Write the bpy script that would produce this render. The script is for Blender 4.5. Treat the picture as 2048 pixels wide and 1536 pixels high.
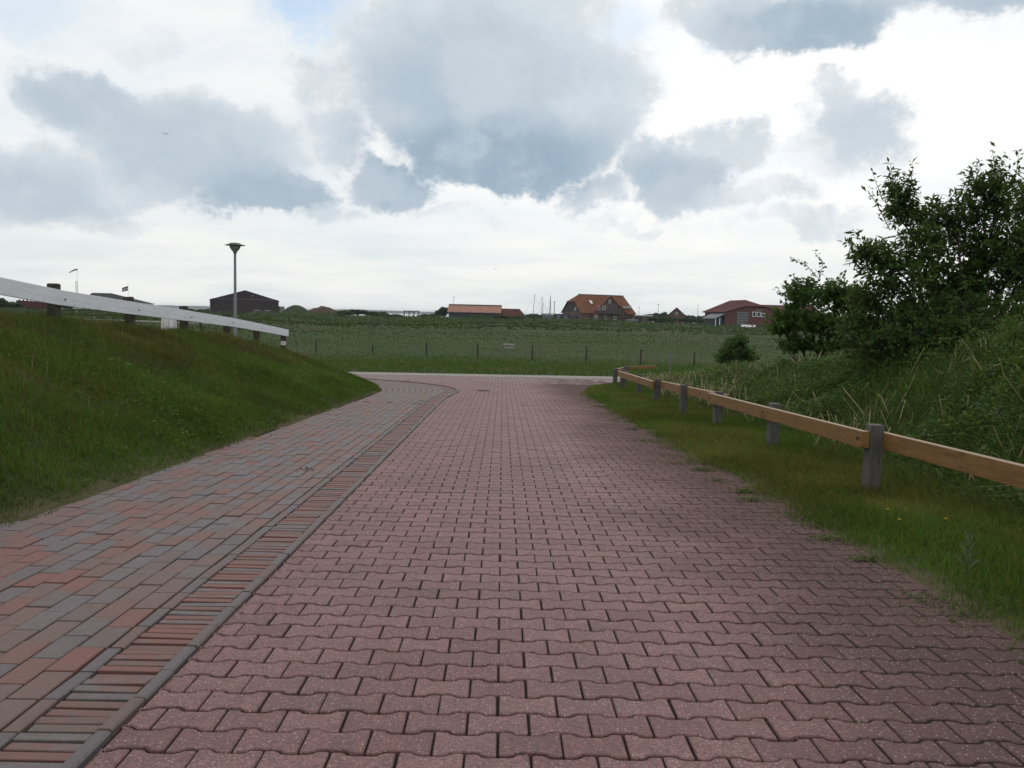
import bpy, bmesh, math, random
import numpy as np
from mathutils import Vector, Matrix, Euler

for o in list(bpy.data.objects): bpy.data.objects.remove(o)
sc = bpy.context.scene
col = sc.collection
rng = np.random.default_rng(7)
random.seed(7)

# ------------------------------------------------------------------ camera
FPX, HZ, ROLL, YAW, EYE = 1725.0, 630.0, math.radians(1.3), math.radians(0.7), 1.25
PITCH = math.atan((768 - HZ) / FPX)
CM = Matrix.Rotation(-YAW, 3, 'Z') @ Matrix.Rotation(math.pi / 2 - PITCH, 3, 'X') @ Matrix.Rotation(ROLL, 3, 'Z')
cam = bpy.data.cameras.new('camera'); camo = bpy.data.objects.new('camera', cam); col.objects.link(camo)
cam.sensor_width = 36; cam.lens = 36 * FPX / 2048; cam.clip_start = 0.05; cam.clip_end = 60000
camo.matrix_world = Matrix.Translation((0, 0, EYE)) @ CM.to_4x4()
sc.camera = camo
def at(px, py, y):
    "world point at distance y along the road that the photo shows at this pixel"
    d = CM @ Vector(((px - 1024) / FPX, -(py - 768) / FPX, -1.0)); t = y / d.y
    return Vector((0, 0, EYE)) + d * t

# ------------------------------------------------------------------ sky and sun
SUN_EL, SUN_AZ = math.radians(46), math.radians(14)
w = bpy.data.worlds.new('World'); sc.world = w; w.use_nodes = True
nt = w.node_tree; nt.nodes.clear()
class NT:
    def __init__(s, tree): s.t = tree
    def n(s, typ, **kw):
        n = s.t.nodes.new(typ)
        for k, v in kw.items():
            if k == 'i':
                for kk, vv in v.items():
                    if isinstance(vv, bpy.types.NodeSocket): s.t.links.new(vv, n.inputs[kk])
                    else: n.inputs[kk].default_value = vv
            else: setattr(n, k, v)
        return n
    def m(s, op, a, b=0.0, c=None, clamp=False):
        i = {0: a, 1: b}
        if c is not None: i[2] = c
        return s.n('ShaderNodeMath', operation=op, use_clamp=clamp, i=i).outputs[0]
    def vm(s, op, a, b):
        n = s.n('ShaderNodeVectorMath', operation=op, i={0: a, 1: b})
        return n.outputs['Value'] if op in ('LENGTH', 'DOT_PRODUCT', 'DISTANCE') else n.outputs['Vector']
    def mix(s, f, a, b):
        return s.n('ShaderNodeMix', data_type='RGBA', i={0: f, 6: a, 7: b}).outputs[2]
    def ss(s, v, a, b, lo=0.0, hi=1.0):
        return s.n('ShaderNodeMapRange', interpolation_type='SMOOTHSTEP', i={0: v, 1: a, 2: b, 3: lo, 4: hi}).outputs[0]
    def noise(s, vec, scale, detail=4, rough=0.55, dist=0.0):
        return s.n('ShaderNodeTexNoise', i={'Vector': vec, 'Scale': scale, 'Detail': detail, 'Roughness': rough, 'Distortion': dist})
    def ramp(s, f, stops, interp='LINEAR'):
        n = s.n('ShaderNodeValToRGB', i={0: f}); e = n.color_ramp.elements; n.color_ramp.interpolation = interp
        while len(e) < len(stops): e.new(0.5)
        for k, (p, c) in enumerate(stops): e[k].position = p; e[k].color = (*c, 1)
        return n.outputs[0]
def lin(r, g, b):
    f = lambda c: c / 12.92 if c <= 0.04045 else ((c + 0.055) / 1.055) ** 2.4
    return (f(r / 255), f(g / 255), f(b / 255))
W = NT(nt)
gen = W.n('ShaderNodeTexCoord').outputs['Generated']
sep = W.n('ShaderNodeSeparateXYZ', i={0: gen})
az = W.m('ARCTAN2', sep.outputs[0], sep.outputs[1])
el = W.m('ARCSINE', sep.outputs[2])
uv = W.n('ShaderNodeCombineXYZ', i={0: az, 1: el, 2: 0.0}).outputs[0]
cl3 = W.vm('MULTIPLY', gen, (1, 1, 1.2))
wn = W.noise(cl3, 7.5, 10, 0.66)
warp = W.vm('MULTIPLY', W.vm('SUBTRACT', wn.outputs['Color'], (0.5, 0.5, 0.5)), (0.17, 0.13, 0))
P = W.vm('ADD', uv, warp)
R = FPX
def blob(px, py, rx, ry, amp, tilt=0.0, PP=None):
    "a cloud bank around a direction of the sky"
    q = W.vm('SUBTRACT', PP or P, ((px - 1005) / R, (630 + (px - 1005) * 0.0227 - py) / R, 0))
    if tilt:
        r = W.n('ShaderNodeVectorRotate', rotation_type='Z_AXIS', i={0: q, 3: tilt}); q = r.outputs[0]
    q = W.vm('MULTIPLY', q, (R / rx, R / ry, 0))
    L = W.vm('LENGTH', q, (0, 0, 0))
    return W.ss(L, 1.25, 0.35, 0.0, amp)
def union(lst):
    a = lst[0]
    for b in lst[1:]:
        n = W.m('SMOOTH_MAX', a, b, 0.25); a = n
    return a
banks = [(930, 170, 330, 190, 1.1), (1180, 240, 135, 150, .85), (1000, 320, 250, 75, 1.0), (640, 190, 85, 60, .5), (950, 30, 280, 110, .8),
         (680, 290, 110, 80, .7), (770, 375, 110, 60, .9), (400, 320, 260, 120, .95), (215, 255, 130, 90, .85), (340, 150, 95, 55, .55),
         (540, 405, 160, 55, .95), (150, 400, 200, 90, .75), (650, 440, 110, 38, .6), (230, 450, 180, 34, .6), (60, 330, 90, 60, .45),
         (1560, 105, 210, 85, 1.05), (1400, 60, 110, 80, .8), (1720, 60, 150, 80, .8), (1920, 40, 220, 95, 1.2), (2040, 150, 100, 80, .75),
         (1330, 365, 125, 75, 1.0), (1440, 312, 100, 45, .8), (1690, 300, 125, 75, .75), (1615, 245, 70, 50, .65), (1470, 400, 180, 44, .65),
         (1600, 350, 180, 65, .5), (1170, 400, 130, 48, .65), (1590, 460, 190, 34, .55), (1250, 455, 110, 24, .45), (2040, 270, 120, 80, .7), (900, 440, 130, 28, .42), (680, 200, 120, 90, .6)]
T = union([blob(*b) for b in banks])
# the same kind of broken cloud all round and overhead
plan = W.n('ShaderNodeVectorMath', operation='DIVIDE', i={0: gen}).outputs[0]
zz = W.m('ADD', W.m('ABSOLUTE', sep.outputs[2]), 0.22)
plan.node.inputs[1].default_value = (1, 1, 1)
W.t.links.new(W.n('ShaderNodeCombineXYZ', i={0: zz, 1: zz, 2: zz}).outputs[0], plan.node.inputs[1])
fb = W.noise(plan, 1.5, 6, 0.58, 0.3).outputs['Fac']
farclouds = W.ss(fb, 0.46, 0.66, 0.0, 1.0)
out_u = W.ss(W.m('ABSOLUTE', az), 0.60, 0.78)
out_v = W.ss(el, 0.36, 0.5)
outside = W.m('MAXIMUM', out_u, out_v)
T = W.m('ADD', W.m('MULTIPLY', T, W.m('SUBTRACT', 1.0, outside)), W.m('MULTIPLY', farclouds, outside))
det = W.noise(cl3, 13.0, 9, 0.66).outputs['Fac']
bil = W.noise(cl3, 8.0, 8, 0.6).outputs['Fac']
Ps = W.vm('ADD', uv, W.vm('MULTIPLY', warp, (0.55, 0.55, 0)))
T = W.m('ADD', T, W.m('MULTIPLY', W.m('SUBTRACT', det, 0.5), 1.1))
T = W.m('MAXIMUM', T, 0.0)
# darker undersides: cloud still present a little higher up means we look at a base
nish = W.n('ShaderNodeTexSky', sky_type='NISHITA', sun_disc=False, sun_elevation=SUN_EL, sun_rotation=SUN_AZ, altitude=0, air_density=1.0, dust_density=2.0, ozone_density=1.0).outputs[0]
wisp = W.noise(W.vm('MULTIPLY', gen, (1, 1, 2.6)), 3.2, 6, 0.6, 0.5).outputs['Fac']
K10 = lambda c, k=1.0: (c[0] * 10 * k, c[1] * 10 * k, c[2] * 10 * k, 1)
blue = W.mix(0.72, nish, K10(lin(196, 224, 250)))
thin = W.ss(wisp, 0.34, 0.56)
gap = W.m('SUBTRACT', 1.0, W.m('MAXIMUM', W.m('MAXIMUM', blob(610, 60, 125, 80, .95), blob(1210, 70, 110, 70, .55)), blob(110, 110, 200, 70, .45)))
thin = W.m('MAXIMUM', W.m('MULTIPLY', W.m('ADD', W.m('MULTIPLY', thin, 0.35), 0.65), gap), 0.0)
glow = W.ss(W.vm('DISTANCE', uv, (0.26, 0.24, 0)), 0.55, 0.05, 0.0, 1.0)
white = W.mix(glow, K10(lin(246, 248, 248)), K10((1.08, 1.07, 1.05)))
base = W.mix(thin, blue, white)
hz = W.ss(el, 0.17, 0.0)
low = W.mix(W.ss(W.noise(W.vm('MULTIPLY', gen, (1, 1, 7.0)), 4.0, 5, 0.6).outputs['Fac'], 0.35, 0.62), K10(lin(222, 230, 232)), K10(lin(248, 248, 243)))
base = W.mix(W.m('MULTIPLY', hz, 0.85), base, low)
fl = W.ss(el, 0.02, 0.10)
cmask = W.m('MULTIPLY', W.ss(T, 0.24, 0.72), W.m('ADD', W.m('MULTIPLY', fl, 0.9), 0.1))
shade = W.ss(W.m('ADD', bil, W.m('MULTIPLY', W.m('SUBTRACT', det, 0.5), 0.5)), 0.44, 0.64)
bases = [(960, 345, 270, 70, 1.1), (800, 250, 190, 120, .55), (780, 385, 110, 45, .9), (1000, 200, 230, 120, .35), (560, 415, 190, 45, .85), (400, 350, 200, 80, .5), (230, 255, 120, 65, .6), (130, 430, 190, 45, .6), (1570, 130, 180, 60, .9), (1930, 50, 210, 80, 1.0), (1330, 385, 95, 45, .7), (1690, 310, 110, 50, .45)]
dark = union([blob(b[0], b[1] - 8, b[2] * 1.35, b[3] * 1.7, b[4] * 0.95, 0.0, Ps) for b in bases])
dark = W.m('ADD', W.m('MULTIPLY', dark, W.m('SUBTRACT', 1.0, outside)), W.m('MULTIPLY', W.ss(fb, 0.56, 0.76), outside))
dark = W.m('ADD', dark, W.m('MULTIPLY', W.m('SUBTRACT', bil, 0.5), 0.6), clamp=True)
ccol = W.mix(W.ss(T, 0.35, 1.3), K10(lin(238, 242, 245)), K10(lin(199, 212, 221)))
ccol = W.mix(W.m('MULTIPLY', dark, 0.88), ccol, K10(lin(148, 172, 192)))
ccol = W.mix(W.m('MULTIPLY', shade, 0.36), ccol, K10(lin(226, 232, 238)))
skycol = W.mix(cmask, base, ccol)
bg = W.n('ShaderNodeBackground', i={0: skycol, 1: 0.1})
wo = W.n('ShaderNodeOutputWorld'); nt.links.new(bg.outputs[0], wo.inputs[0])
w.cycles.sampling_method = 'MANUAL'; w.cycles.sample_map_resolution = 512

sun = bpy.data.lights.new('sun', 'SUN'); suno = bpy.data.objects.new('sun', sun); col.objects.link(suno)
sun.energy = 0.8; sun.angle = math.radians(18); sun.color = (1, 0.95, 0.88)
sd = Vector((math.sin(SUN_AZ) * math.cos(SUN_EL), math.cos(SUN_AZ) * math.cos(SUN_EL), math.sin(SUN_EL)))
suno.rotation_euler = sd.to_track_quat('Z', 'Y').to_euler(); suno.location = (20, 60, 80)
vs = sc.view_settings; vs.view_transform = 'Standard'; vs.look = 'None'; vs.exposure = 0.0; vs.gamma = 1.0; vs.use_curve_mapping = False
sc.cycles.use_denoising = True
sc.cycles.max_bounces = 6; sc.cycles.transparent_max_bounces = 6

# ------------------------------------------------------------------ helpers
def tag(o, label=None, cat=None, group=None, kind=None):
    if label: o['label'] = label
    if cat: o['category'] = cat
    if group: o['group'] = group
    if kind: o['kind'] = kind
    return o
def empty(name, loc=(0, 0, 0), rz=0.0):
    o = bpy.data.objects.new(name, None); col.objects.link(o); o.location = loc; o.rotation_euler = (0, 0, rz); o.empty_display_size = 0.2
    return o
def link(name, me, mat=None, parent=None):
    o = bpy.data.objects.new(name, me); col.objects.link(o)
    if mat and not me.materials: me.materials.append(mat)
    if parent: o.parent = parent
    return o
class MB:
    "collects shapes for one mesh"
    def __init__(s): s.v = []; s.f = []
    def add(s, v, f):
        k = len(s.v); s.v += [tuple(q) for q in v]; s.f += [tuple(i + k for i in q) for q in f]; return s
    def box(s, c, size, rz=0.0, bev=0.0, rot=None):
        x, y, z = (q / 2 for q in size)
        if bev:
            bm = bmesh.new(); bmesh.ops.create_cube(bm, size=1.0)
            bmesh.ops.scale(bm, vec=size, verts=bm.verts)
            bmesh.ops.bevel(bm, geom=bm.edges[:], offset=bev, segments=2, affect='EDGES', profile=0.6)
            v = [q.co.copy() for q in bm.verts]; bm.verts.index_update(); f = [[q.index for q in fc.verts] for fc in bm.faces]; bm.free()
        else:
            v = [Vector(q) for q in ((-x, -y, -z), (x, -y, -z), (x, y, -z), (-x, y, -z), (-x, -y, z), (x, -y, z), (x, y, z), (-x, y, z))]
            f = [(0, 3, 2, 1), (4, 5, 6, 7), (0, 1, 5, 4), (1, 2, 6, 5), (2, 3, 7, 6), (3, 0, 4, 7)]
        M = rot if rot is not None else Matrix.Rotation(rz, 3, 'Z')
        return s.add([M @ q + Vector(c) for q in v], f)
    def tube(s, pts, rad, n=6, cap=True):
        pts = [Vector(p) for p in pts]
        if not hasattr(rad, '__len__'): rad = [rad] * len(pts)
        v = []; f = []
        for i, p in enumerate(pts):
            t = (pts[min(i + 1, len(pts) - 1)] - pts[max(i - 1, 0)]).normalized()
            a = t.orthogonal().normalized() if abs(t.z) < 0.98 else Vector((1, 0, 0)); a = (a - t * a.dot(t)).normalized(); b = t.cross(a)
            for k in range(n):
                an = 2 * math.pi * k / n; v.append(p + (a * math.cos(an) + b * math.sin(an)) * rad[i])
        for i in range(len(pts) - 1):
            for k in range(n):
                f.append((i * n + k, i * n + (k + 1) % n, (i + 1) * n + (k + 1) % n, (i + 1) * n + k))
        if cap: f.append(tuple(range(n - 1, -1, -1))); f.append(tuple((len(pts) - 1) * n + k for k in range(n)))
        return s.add(v, f)
    def lathe(s, prof, c=(0, 0, 0), n=20):
        v = []; f = []; m = len(prof)
        for r, z in prof:
            for k in range(n):
                a = 2 * math.pi * k / n; v.append((c[0] + r * math.cos(a), c[1] + r * math.sin(a), c[2] + z))
        for i in range(m - 1):
            for k in range(n): f.append((i * n + k, i * n + (k + 1) % n, (i + 1) * n + (k + 1) % n, (i + 1) * n + k))
        return s.add(v, f)
    def prism(s, poly, a, b):
        "poly: list of (p,q) pairs already as Vectors in 3D; extruded by vector"
        n = len(poly); ext = Vector(b) - Vector(a)
        v = [Vector(p) for p in poly] + [Vector(p) + ext for p in poly]
        f = [tuple(range(n - 1, -1, -1)), tuple(range(n, 2 * n))] + [(i, (i + 1) % n, n + (i + 1) % n, n + i) for i in range(n)]
        return s.add(v, f)
    def build(s, name, mat, parent=None, smooth=False, fix=True):
        me = bpy.data.meshes.new(name); me.from_pydata(s.v, [], s.f)
        if fix:
            bm = bmesh.new(); bm.from_mesh(me); bmesh.ops.recalc_face_normals(bm, faces=bm.faces[:]); bm.to_mesh(me); bm.free()
        if smooth: me.polygons.foreach_set('use_smooth', [True] * len(me.polygons))
        me.update()
        return link(name, me, mat, parent)
def np_tris(name, V, F, mat, parent=None, colr=None, smooth=False):
    me = bpy.data.meshes.new(name); V = np.asarray(V, np.float32); F = np.asarray(F, np.int32)
    k = F.shape[1]
    me.vertices.add(len(V)); me.vertices.foreach_set('co', V.ravel())
    me.loops.add(F.size); me.loops.foreach_set('vertex_index', F.ravel())
    me.polygons.add(len(F)); me.polygons.foreach_set('loop_start', np.arange(0, F.size, k, dtype=np.int32))
    if smooth: me.polygons.foreach_set('use_smooth', np.ones(len(F), bool))
    me.update(calc_edges=True)
    if colr is not None:
        a = me.color_attributes.new('col', 'FLOAT_COLOR', 'POINT')
        c4 = np.ones((len(V), 4), np.float32); c4[:, :3] = colr; a.data.foreach_set('color', c4.ravel())
    return link(name, me, mat, parent)
_nt = np.random.default_rng(3).random((256, 256))
def vn(x, y, s):
    "smooth value noise 0..1"
    x = np.asarray(x, float) * s; y = np.asarray(y, float) * s
    i = np.floor(x).astype(int); j = np.floor(y).astype(int); fx = x - i; fy = y - j
    fx = fx * fx * (3 - 2 * fx); fy = fy * fy * (3 - 2 * fy)
    g = lambda a, b: _nt[a % 256, b % 256]
    return (g(i, j) * (1 - fx) + g(i + 1, j) * fx) * (1 - fy) + (g(i, j + 1) * (1 - fx) + g(i + 1, j + 1) * fx) * fy
def fbm(x, y, s): return 0.5 * vn(x, y, s) + 0.3 * vn(x + 17, y + 5, s * 2.1) + 0.2 * vn(x + 3, y + 31, s * 4.3)
def sstep(v, a, b):
    t = np.clip((np.asarray(v, float) - a) / (b - a), 0, 1); return t * t * (3 - 2 * t)

# ------------------------------------------------------------------ materials
MATS = {}
def newmat(name, rough=0.8, spec=0.3):
    m = bpy.data.materials.new(name); m.use_nodes = True; t = m.node_tree
    b = t.nodes['Principled BSDF']; b.inputs['Roughness'].default_value = rough
    b.inputs['Specular IOR Level'].default_value = spec
    MATS[name] = m
    return m, NT(t), b
def bump(N, b, h, strength=0.3, dist=0.01):
    n = N.n('ShaderNodeBump', i={'Strength': strength, 'Distance': dist, 'Height': h}); N.t.links.new(n.outputs[0], b.inputs['Normal'])
def plain(name, c, var=0.15, rough=0.75, scale=6.0, spec=0.3, bmp=0.0, stretch=(1, 1, 1), metal=0.0):
    m, N, b = newmat(name, rough, spec); b.inputs['Metallic'].default_value = metal
    p = N.vm('MULTIPLY', N.n('ShaderNodeTexCoord').outputs['Object'], stretch)
    f = N.noise(p, scale, 5, 0.6).outputs['Fac']
    cc = N.ramp(f, [(0.25, tuple(q * (1 - var) for q in c)), (0.75, tuple(min(1, q * (1 + var)) for q in c))])
    N.t.links.new(cc, b.inputs['Base Color'])
    if bmp: bump(N, b, f, bmp, 0.01)
    return m
def rand01(N):
    return N.m('FRACT', N.m('ADD', N.n('ShaderNodeObjectInfo').outputs['Random'], N.n('ShaderNodeNewGeometry').outputs['Random Per Island']))

# red concrete paver with pale aggregate
def paver_mat(name, ramp, dirt=True):
    m, N, b = newmat(name, 0.7, 0.30)
    pos = N.n('ShaderNodeNewGeometry').outputs['Position']; r = rand01(N)
    c = N.ramp(r, ramp)
    f = N.noise(pos, 14, 5, 0.65).outputs['Fac']
    c = N.mix(N.ss(f, 0.38, 0.72, 0, 0.4), c, (0.135, 0.085, 0.08, 1))
    if dirt:
        sx = N.n('ShaderNodeSeparateXYZ', i={0: pos})
        big = N.noise(pos, 0.9, 5, 0.62).outputs['Fac']
        edge = N.ss(N.m('ADD', sx.outputs[0], N.m('MULTIPLY', N.m('SUBTRACT', big, 0.5), 1.2)), 0.6, 2.0)
        c = N.mix(N.m('MULTIPLY', edge, 0.72), c, (0.078, 0.062, 0.052, 1))
        N.t.links.new(N.m('ADD', N.m('MULTIPLY', edge, 0.28), 0.7), b.inputs['Roughness']); N.t.links.new(N.m('SUBTRACT', 0.30, N.m('MULTIPLY', edge, 0.24)), b.inputs['Specular IOR Level'])
        c = N.mix(N.ss(big, 0.46, 0.68, 0, 0.32), c, (0.125, 0.085, 0.08, 1))
        st = N.noise(pos, 3.1, 6, 0.7).outputs['Fac']
        c = N.mix(N.ss(st, 0.56, 0.72, 0, 0.5), c, (0.10, 0.075, 0.065, 1))
    fine = N.noise(pos, 105, 5, 0.75).outputs['Fac']
    c = N.mix(N.ss(fine, 0.40, 0.60), N.mix(0.6, c, (0.05, 0.034, 0.034, 1)), c)
    vo = N.n('ShaderNodeTexVoronoi', feature='F1', i={'Vector': pos, 'Scale': 80.0})
    sp = N.m('MULTIPLY', N.ss(vo.outputs['Distance'], 0.40, 0.15), N.ss(N.n('ShaderNodeSeparateColor', i={0: vo.outputs['Color']}).outputs[0], 0.5, 1.0, 0, 0.75))
    c = N.mix(sp, c, (0.44, 0.36, 0.33, 1))
    N.t.links.new(c, b.inputs['Base Color'])
    bump(N, b, N.m('ADD', fine, N.m('MULTIPLY', f, 0.6)), 0.9, 0.006)
    return m
PAVER = paver_mat('red_concrete', [(0.0, (0.215, 0.106, 0.104)), (0.25, (0.282, 0.146, 0.142)), (0.5, (0.236, 0.114, 0.109)), (0.75, (0.298, 0.156, 0.149)), (1.0, (0.255, 0.132, 0.129))])
PAVER2 = paver_mat('grey_red_concrete', [(0.0, (0.225, 0.150, 0.138)), (0.5, (0.265, 0.180, 0.165)), (1.0, (0.25, 0.19, 0.172))], False)
EDGE = paver_mat('pale_grey_concrete', [(0.0, (0.30, 0.285, 0.25)), (1.0, (0.37, 0.35, 0.31))], False)
def clinker(name, ramp, var=0.3):
    m, N, b = newmat(name, 0.68, 0.28)
    pos = N.n('ShaderNodeNewGeometry').outputs['Position']; r = rand01(N)
    # colour drifts within one fired brick as well
    f1 = N.noise(pos, 9, 3, 0.5).outputs['Fac']
    rr = N.m('ADD', r, N.m('MULTIPLY', N.m('SUBTRACT', f1, 0.5), var))
    c = N.ramp(rr, ramp)
    f2 = N.noise(pos, 55, 4, 0.65).outputs['Fac']
    c = N.mix(N.ss(f2, 0.35, 0.7, 0, 0.4), c, (0.075, 0.06, 0.055, 1))
    big = N.noise(pos, 1.3, 4, 0.6).outputs['Fac']
    c = N.mix(N.ss(big, 0.5, 0.75, 0, 0.35), c, (0.09, 0.075, 0.06, 1))
    N.t.links.new(c, b.inputs['Base Color'])
    bump(N, b, f2, 0.35, 0.003)
    return m
CLINK = clinker('clinker_mixed', [(0.0, (0.122, 0.100, 0.102)), (0.22, (0.142, 0.118, 0.124)), (0.38, (0.132, 0.096, 0.088)), (0.58, (0.150, 0.098, 0.086)), (0.74, (0.160, 0.094, 0.080)), (0.88, (0.175, 0.084, 0.070)), (1.0, (0.188, 0.080, 0.066))], 0.45)
CLINKE = clinker('clinker_edge', [(0.0, (0.182, 0.078, 0.064)), (0.35, (0.156, 0.080, 0.066)), (0.55, (0.126, 0.096, 0.090)), (0.7, (0.142, 0.126, 0.128)), (0.85, (0.168, 0.082, 0.068)), (1.0, (0.205, 0.076, 0.060))], 0.6)
CLINKP = clinker('clinker_pale', [(0.0, (0.128, 0.108, 0.110)), (0.4, (0.114, 0.098, 0.103)), (0.7, (0.132, 0.096, 0.086)), (1.0, (0.145, 0.090, 0.078))])
m, N, b = newmat('joint_soil', 0.95, 0.1); JOINT = m
pos = N.n('ShaderNodeNewGeometry').outputs['Position']
c = N.ramp(N.noise(pos, 60, 4, 0.7).outputs['Fac'], [(0.3, (0.018, 0.013, 0.010)), (0.7, (0.045, 0.034, 0.024))])
c = N.mix(N.ss(N.noise(pos, 2.6, 5, 0.75).outputs['Fac'], 0.60, 0.70, 0, 0.8), c, (0.035, 0.045, 0.010, 1))
N.t.links.new(c, b.inputs['Base Color']); bump(N, b, N.noise(pos, 120, 4, 0.7).outputs['Fac'], 0.8, 0.01)

# open ground: turf soil, sandy seam along the paving, meadow further out
m, N, b = newmat('turf_ground', 0.95, 0.1); GROUND = m
pos = N.n('ShaderNodeNewGeometry').outputs['Position']
flat = N.vm('MULTIPLY', pos, (1, 1, 0))
near = N.ramp(N.noise(flat, 5, 6, 0.7).outputs['Fac'], [(0.3, (0.024, 0.036, 0.010)), (0.55, (0.044, 0.058, 0.016)), (0.75, (0.075, 0.068, 0.030))])
fld = N.ramp(N.noise(N.vm('MULTIPLY', flat, (1, 0.45, 1)), 0.045, 7, 0.62).outputs['Fac'], [(0.30, (0.026, 0.052, 0.010)), (0.48, (0.034, 0.056, 0.012)), (0.60, (0.054, 0.058, 0.020)), (0.72, (0.098, 0.082, 0.042))])
fine = N.noise(N.vm('MULTIPLY', flat, (1, 0.25, 1)), 0.8, 5, 0.7).outputs['Fac']
fld = N.mix(N.ss(fine, 0.35, 0.68, 0, 0.5), fld, (0.028, 0.050, 0.015, 1))
sy = N.n('ShaderNodeSeparateXYZ', i={0: pos})
c = N.mix(N.ss(sy.outputs[1], 26, 42), near, fld)
ed = N.n('ShaderNodeAttribute', attribute_name='edge').outputs['Fac']
sand = N.ramp(N.noise(flat, 40, 4, 0.7).outputs['Fac'], [(0.3, (0.06, 0.045, 0.028)), (0.7, (0.15, 0.115, 0.075))])
c = N.mix(N.m('MULTIPLY', ed, N.ss(N.noise(flat, 3, 5, 0.7).outputs['Fac'], 0.25, 0.5)), c, sand)
N.t.links.new(c, b.inputs['Base Color']); bump(N, b, N.noise(flat, 25, 5, 0.7).outputs['Fac'], 0.7, 0.04)

def leafmat(name, trans=0.35, rough=0.6, spec=0.25):
    m, N, b = newmat(name, rough, spec)
    a = N.n('ShaderNodeAttribute', attribute_name='col').outputs['Color']
    N.t.links.new(a, b.inputs['Base Color'])
    tr = N.n('ShaderNodeBsdfTranslucent'); N.t.links.new(N.mix(0.35, a, (0.16, 0.22, 0.03, 1)), tr.inputs[0])
    mx = N.n('ShaderNodeMixShader', i={0: trans}); N.t.links.new(b.outputs[0], mx.inputs[1]); N.t.links.new(tr.outputs[0], mx.inputs[2])
    N.t.links.new(mx.outputs[0], N.t.nodes['Material Output'].inputs[0])
    return m
GRASS = leafmat('grass_blade', 0.3, 0.7, 0.08); LEAF = leafmat('leaf', 0.32, 0.6, 0.12); STRAW = leafmat('dry_blade', 0.25, 0.8, 0.1)

m, N, b = newmat('rail_wood', 0.62, 0.3); RAILW = m
oc = N.n('ShaderNodeTexCoord').outputs['Object']
g = N.noise(N.vm('MULTIPLY', oc, (28, 1.1, 28)), 2.2, 6, 0.65, 0.6).outputs['Fac']
c = N.ramp(g, [(0.25, (0.11, 0.050, 0.013)), (0.5, (0.215, 0.110, 0.032)), (0.78, (0.265, 0.148, 0.052))])
kn = N.n('ShaderNodeTexVoronoi', i={'Vector': N.vm('MULTIPLY', oc, (8, 1.9, 8)), 'Scale': 1.0}).outputs['Distance']
c = N.mix(N.ss(kn, 0.24, 0.05, 0, 0.8), c, (0.07, 0.03, 0.012, 1))
st = N.noise(oc, 3.0, 5, 0.65).outputs['Fac']
c = N.mix(N.ss(st, 0.48, 0.72, 0, 0.55), c, (0.13, 0.075, 0.04, 1))
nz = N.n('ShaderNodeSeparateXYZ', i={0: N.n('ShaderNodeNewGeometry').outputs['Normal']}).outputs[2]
c = N.mix(N.ss(nz, 0.6, 0.9, 0, 0.7), c, (0.30, 0.24, 0.175, 1))   # sky's sheen painted into the colour of upward faces
N.t.links.new(c, b.inputs['Base Color']); bump(N, b, g, 0.35, 0.004)
POSTG = plain('grey_post', (0.105, 0.098, 0.088), 0.35, 0.85, 5.0, 0.2, 0.5, (6, 6, 1.2))
m, N, b = newmat('white_paint', 0.55, 0.4); WHITEP = m
oc = N.n('ShaderNodeTexCoord').outputs['Object']
c = N.ramp(N.noise(N.vm('MULTIPLY', oc, (9, 0.6, 9)), 3, 6, 0.7).outputs['Fac'], [(0.3, (0.52, 0.54, 0.57)), (0.6, (0.66, 0.68, 0.72))])
c = N.mix(N.ss(N.noise(N.vm('MULTIPLY', oc, (30, 1.5, 30)), 4, 5, 0.7).outputs['Fac'], 0.60, 0.74, 0, 0.5), c, (0.22, 0.22, 0.2, 1))
N.t.links.new(c, b.inputs['Base Color'])
POSTD = plain('dark_post', (0.055, 0.048, 0.036), 0.5, 0.9, 4.0, 0.15, 0.6, (5, 5, 1))
STEEL = plain('galvanised', (0.16, 0.165, 0.17), 0.15, 0.6, 8, 0.3)
DARKM = plain('dark_metal', (0.06, 0.062, 0.068), 0.2, 0.5)
IRON = plain('rust_iron', (0.05, 0.035, 0.028), 0.3, 0.8)
WHITE = plain('white_wall', (0.62, 0.61, 0.58), 0.06, 0.8, 0.4)
WHITEF = plain('white_frame', (0.75, 0.75, 0.74), 0.03, 0.5)
HALLB = plain('brown_sheet', (0.036, 0.020, 0.022), 0.12, 0.6, 0.5)
BRICKR = plain('red_brick', (0.12, 0.052, 0.043), 0.22, 0.85, 1.2)
BRICKD = plain('dark_brick', (0.125, 0.075, 0.06), 0.2, 0.85, 1.0)
TILER = plain('red_tile', (0.165, 0.060, 0.038), 0.22, 0.95, 0.7, 0.08)
TILEO = plain('orange_tile', (0.16, 0.070, 0.038), 0.2, 0.95, 0.6, 0.08)
TILEP = plain('faded_tile', (0.31, 0.165, 0.125), 0.14, 0.95, 0.5, 0.08)
TILEB = plain('brown_tile', (0.085, 0.032, 0.028), 0.2, 0.95, 0.6, 0.08)
DARKR = plain('dark_roof', (0.06, 0.058, 0.06), 0.2, 0.95, 0.6, 0.08)
WOODD = plain('dark_wood', (0.062, 0.05, 0.046), 0.25, 0.85, 1.5)
NAVY = plain('navy_board', (0.022, 0.032, 0.048), 0.2, 0.6, 1.0)
GREYW = plain('grey_wall', (0.14, 0.15, 0.16), 0.12, 0.8, 0.8)
MAROON = plain('maroon_paint', (0.085, 0.014, 0.022), 0.2, 0.6, 0.8)
m, N, b = newmat('window_glass', 0.06, 0.6); b.inputs['Base Color'].default_value = (0.02, 0.024, 0.03, 1); GLASS = m
N.t.links.new(N.ramp(N.noise(N.n('ShaderNodeNewGeometry').outputs['Position'], 0.7, 2).outputs['Fac'], [(0.3, (0.014, 0.017, 0.022)), (0.7, (0.04, 0.045, 0.05))]), b.inputs['Base Color'])
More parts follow.
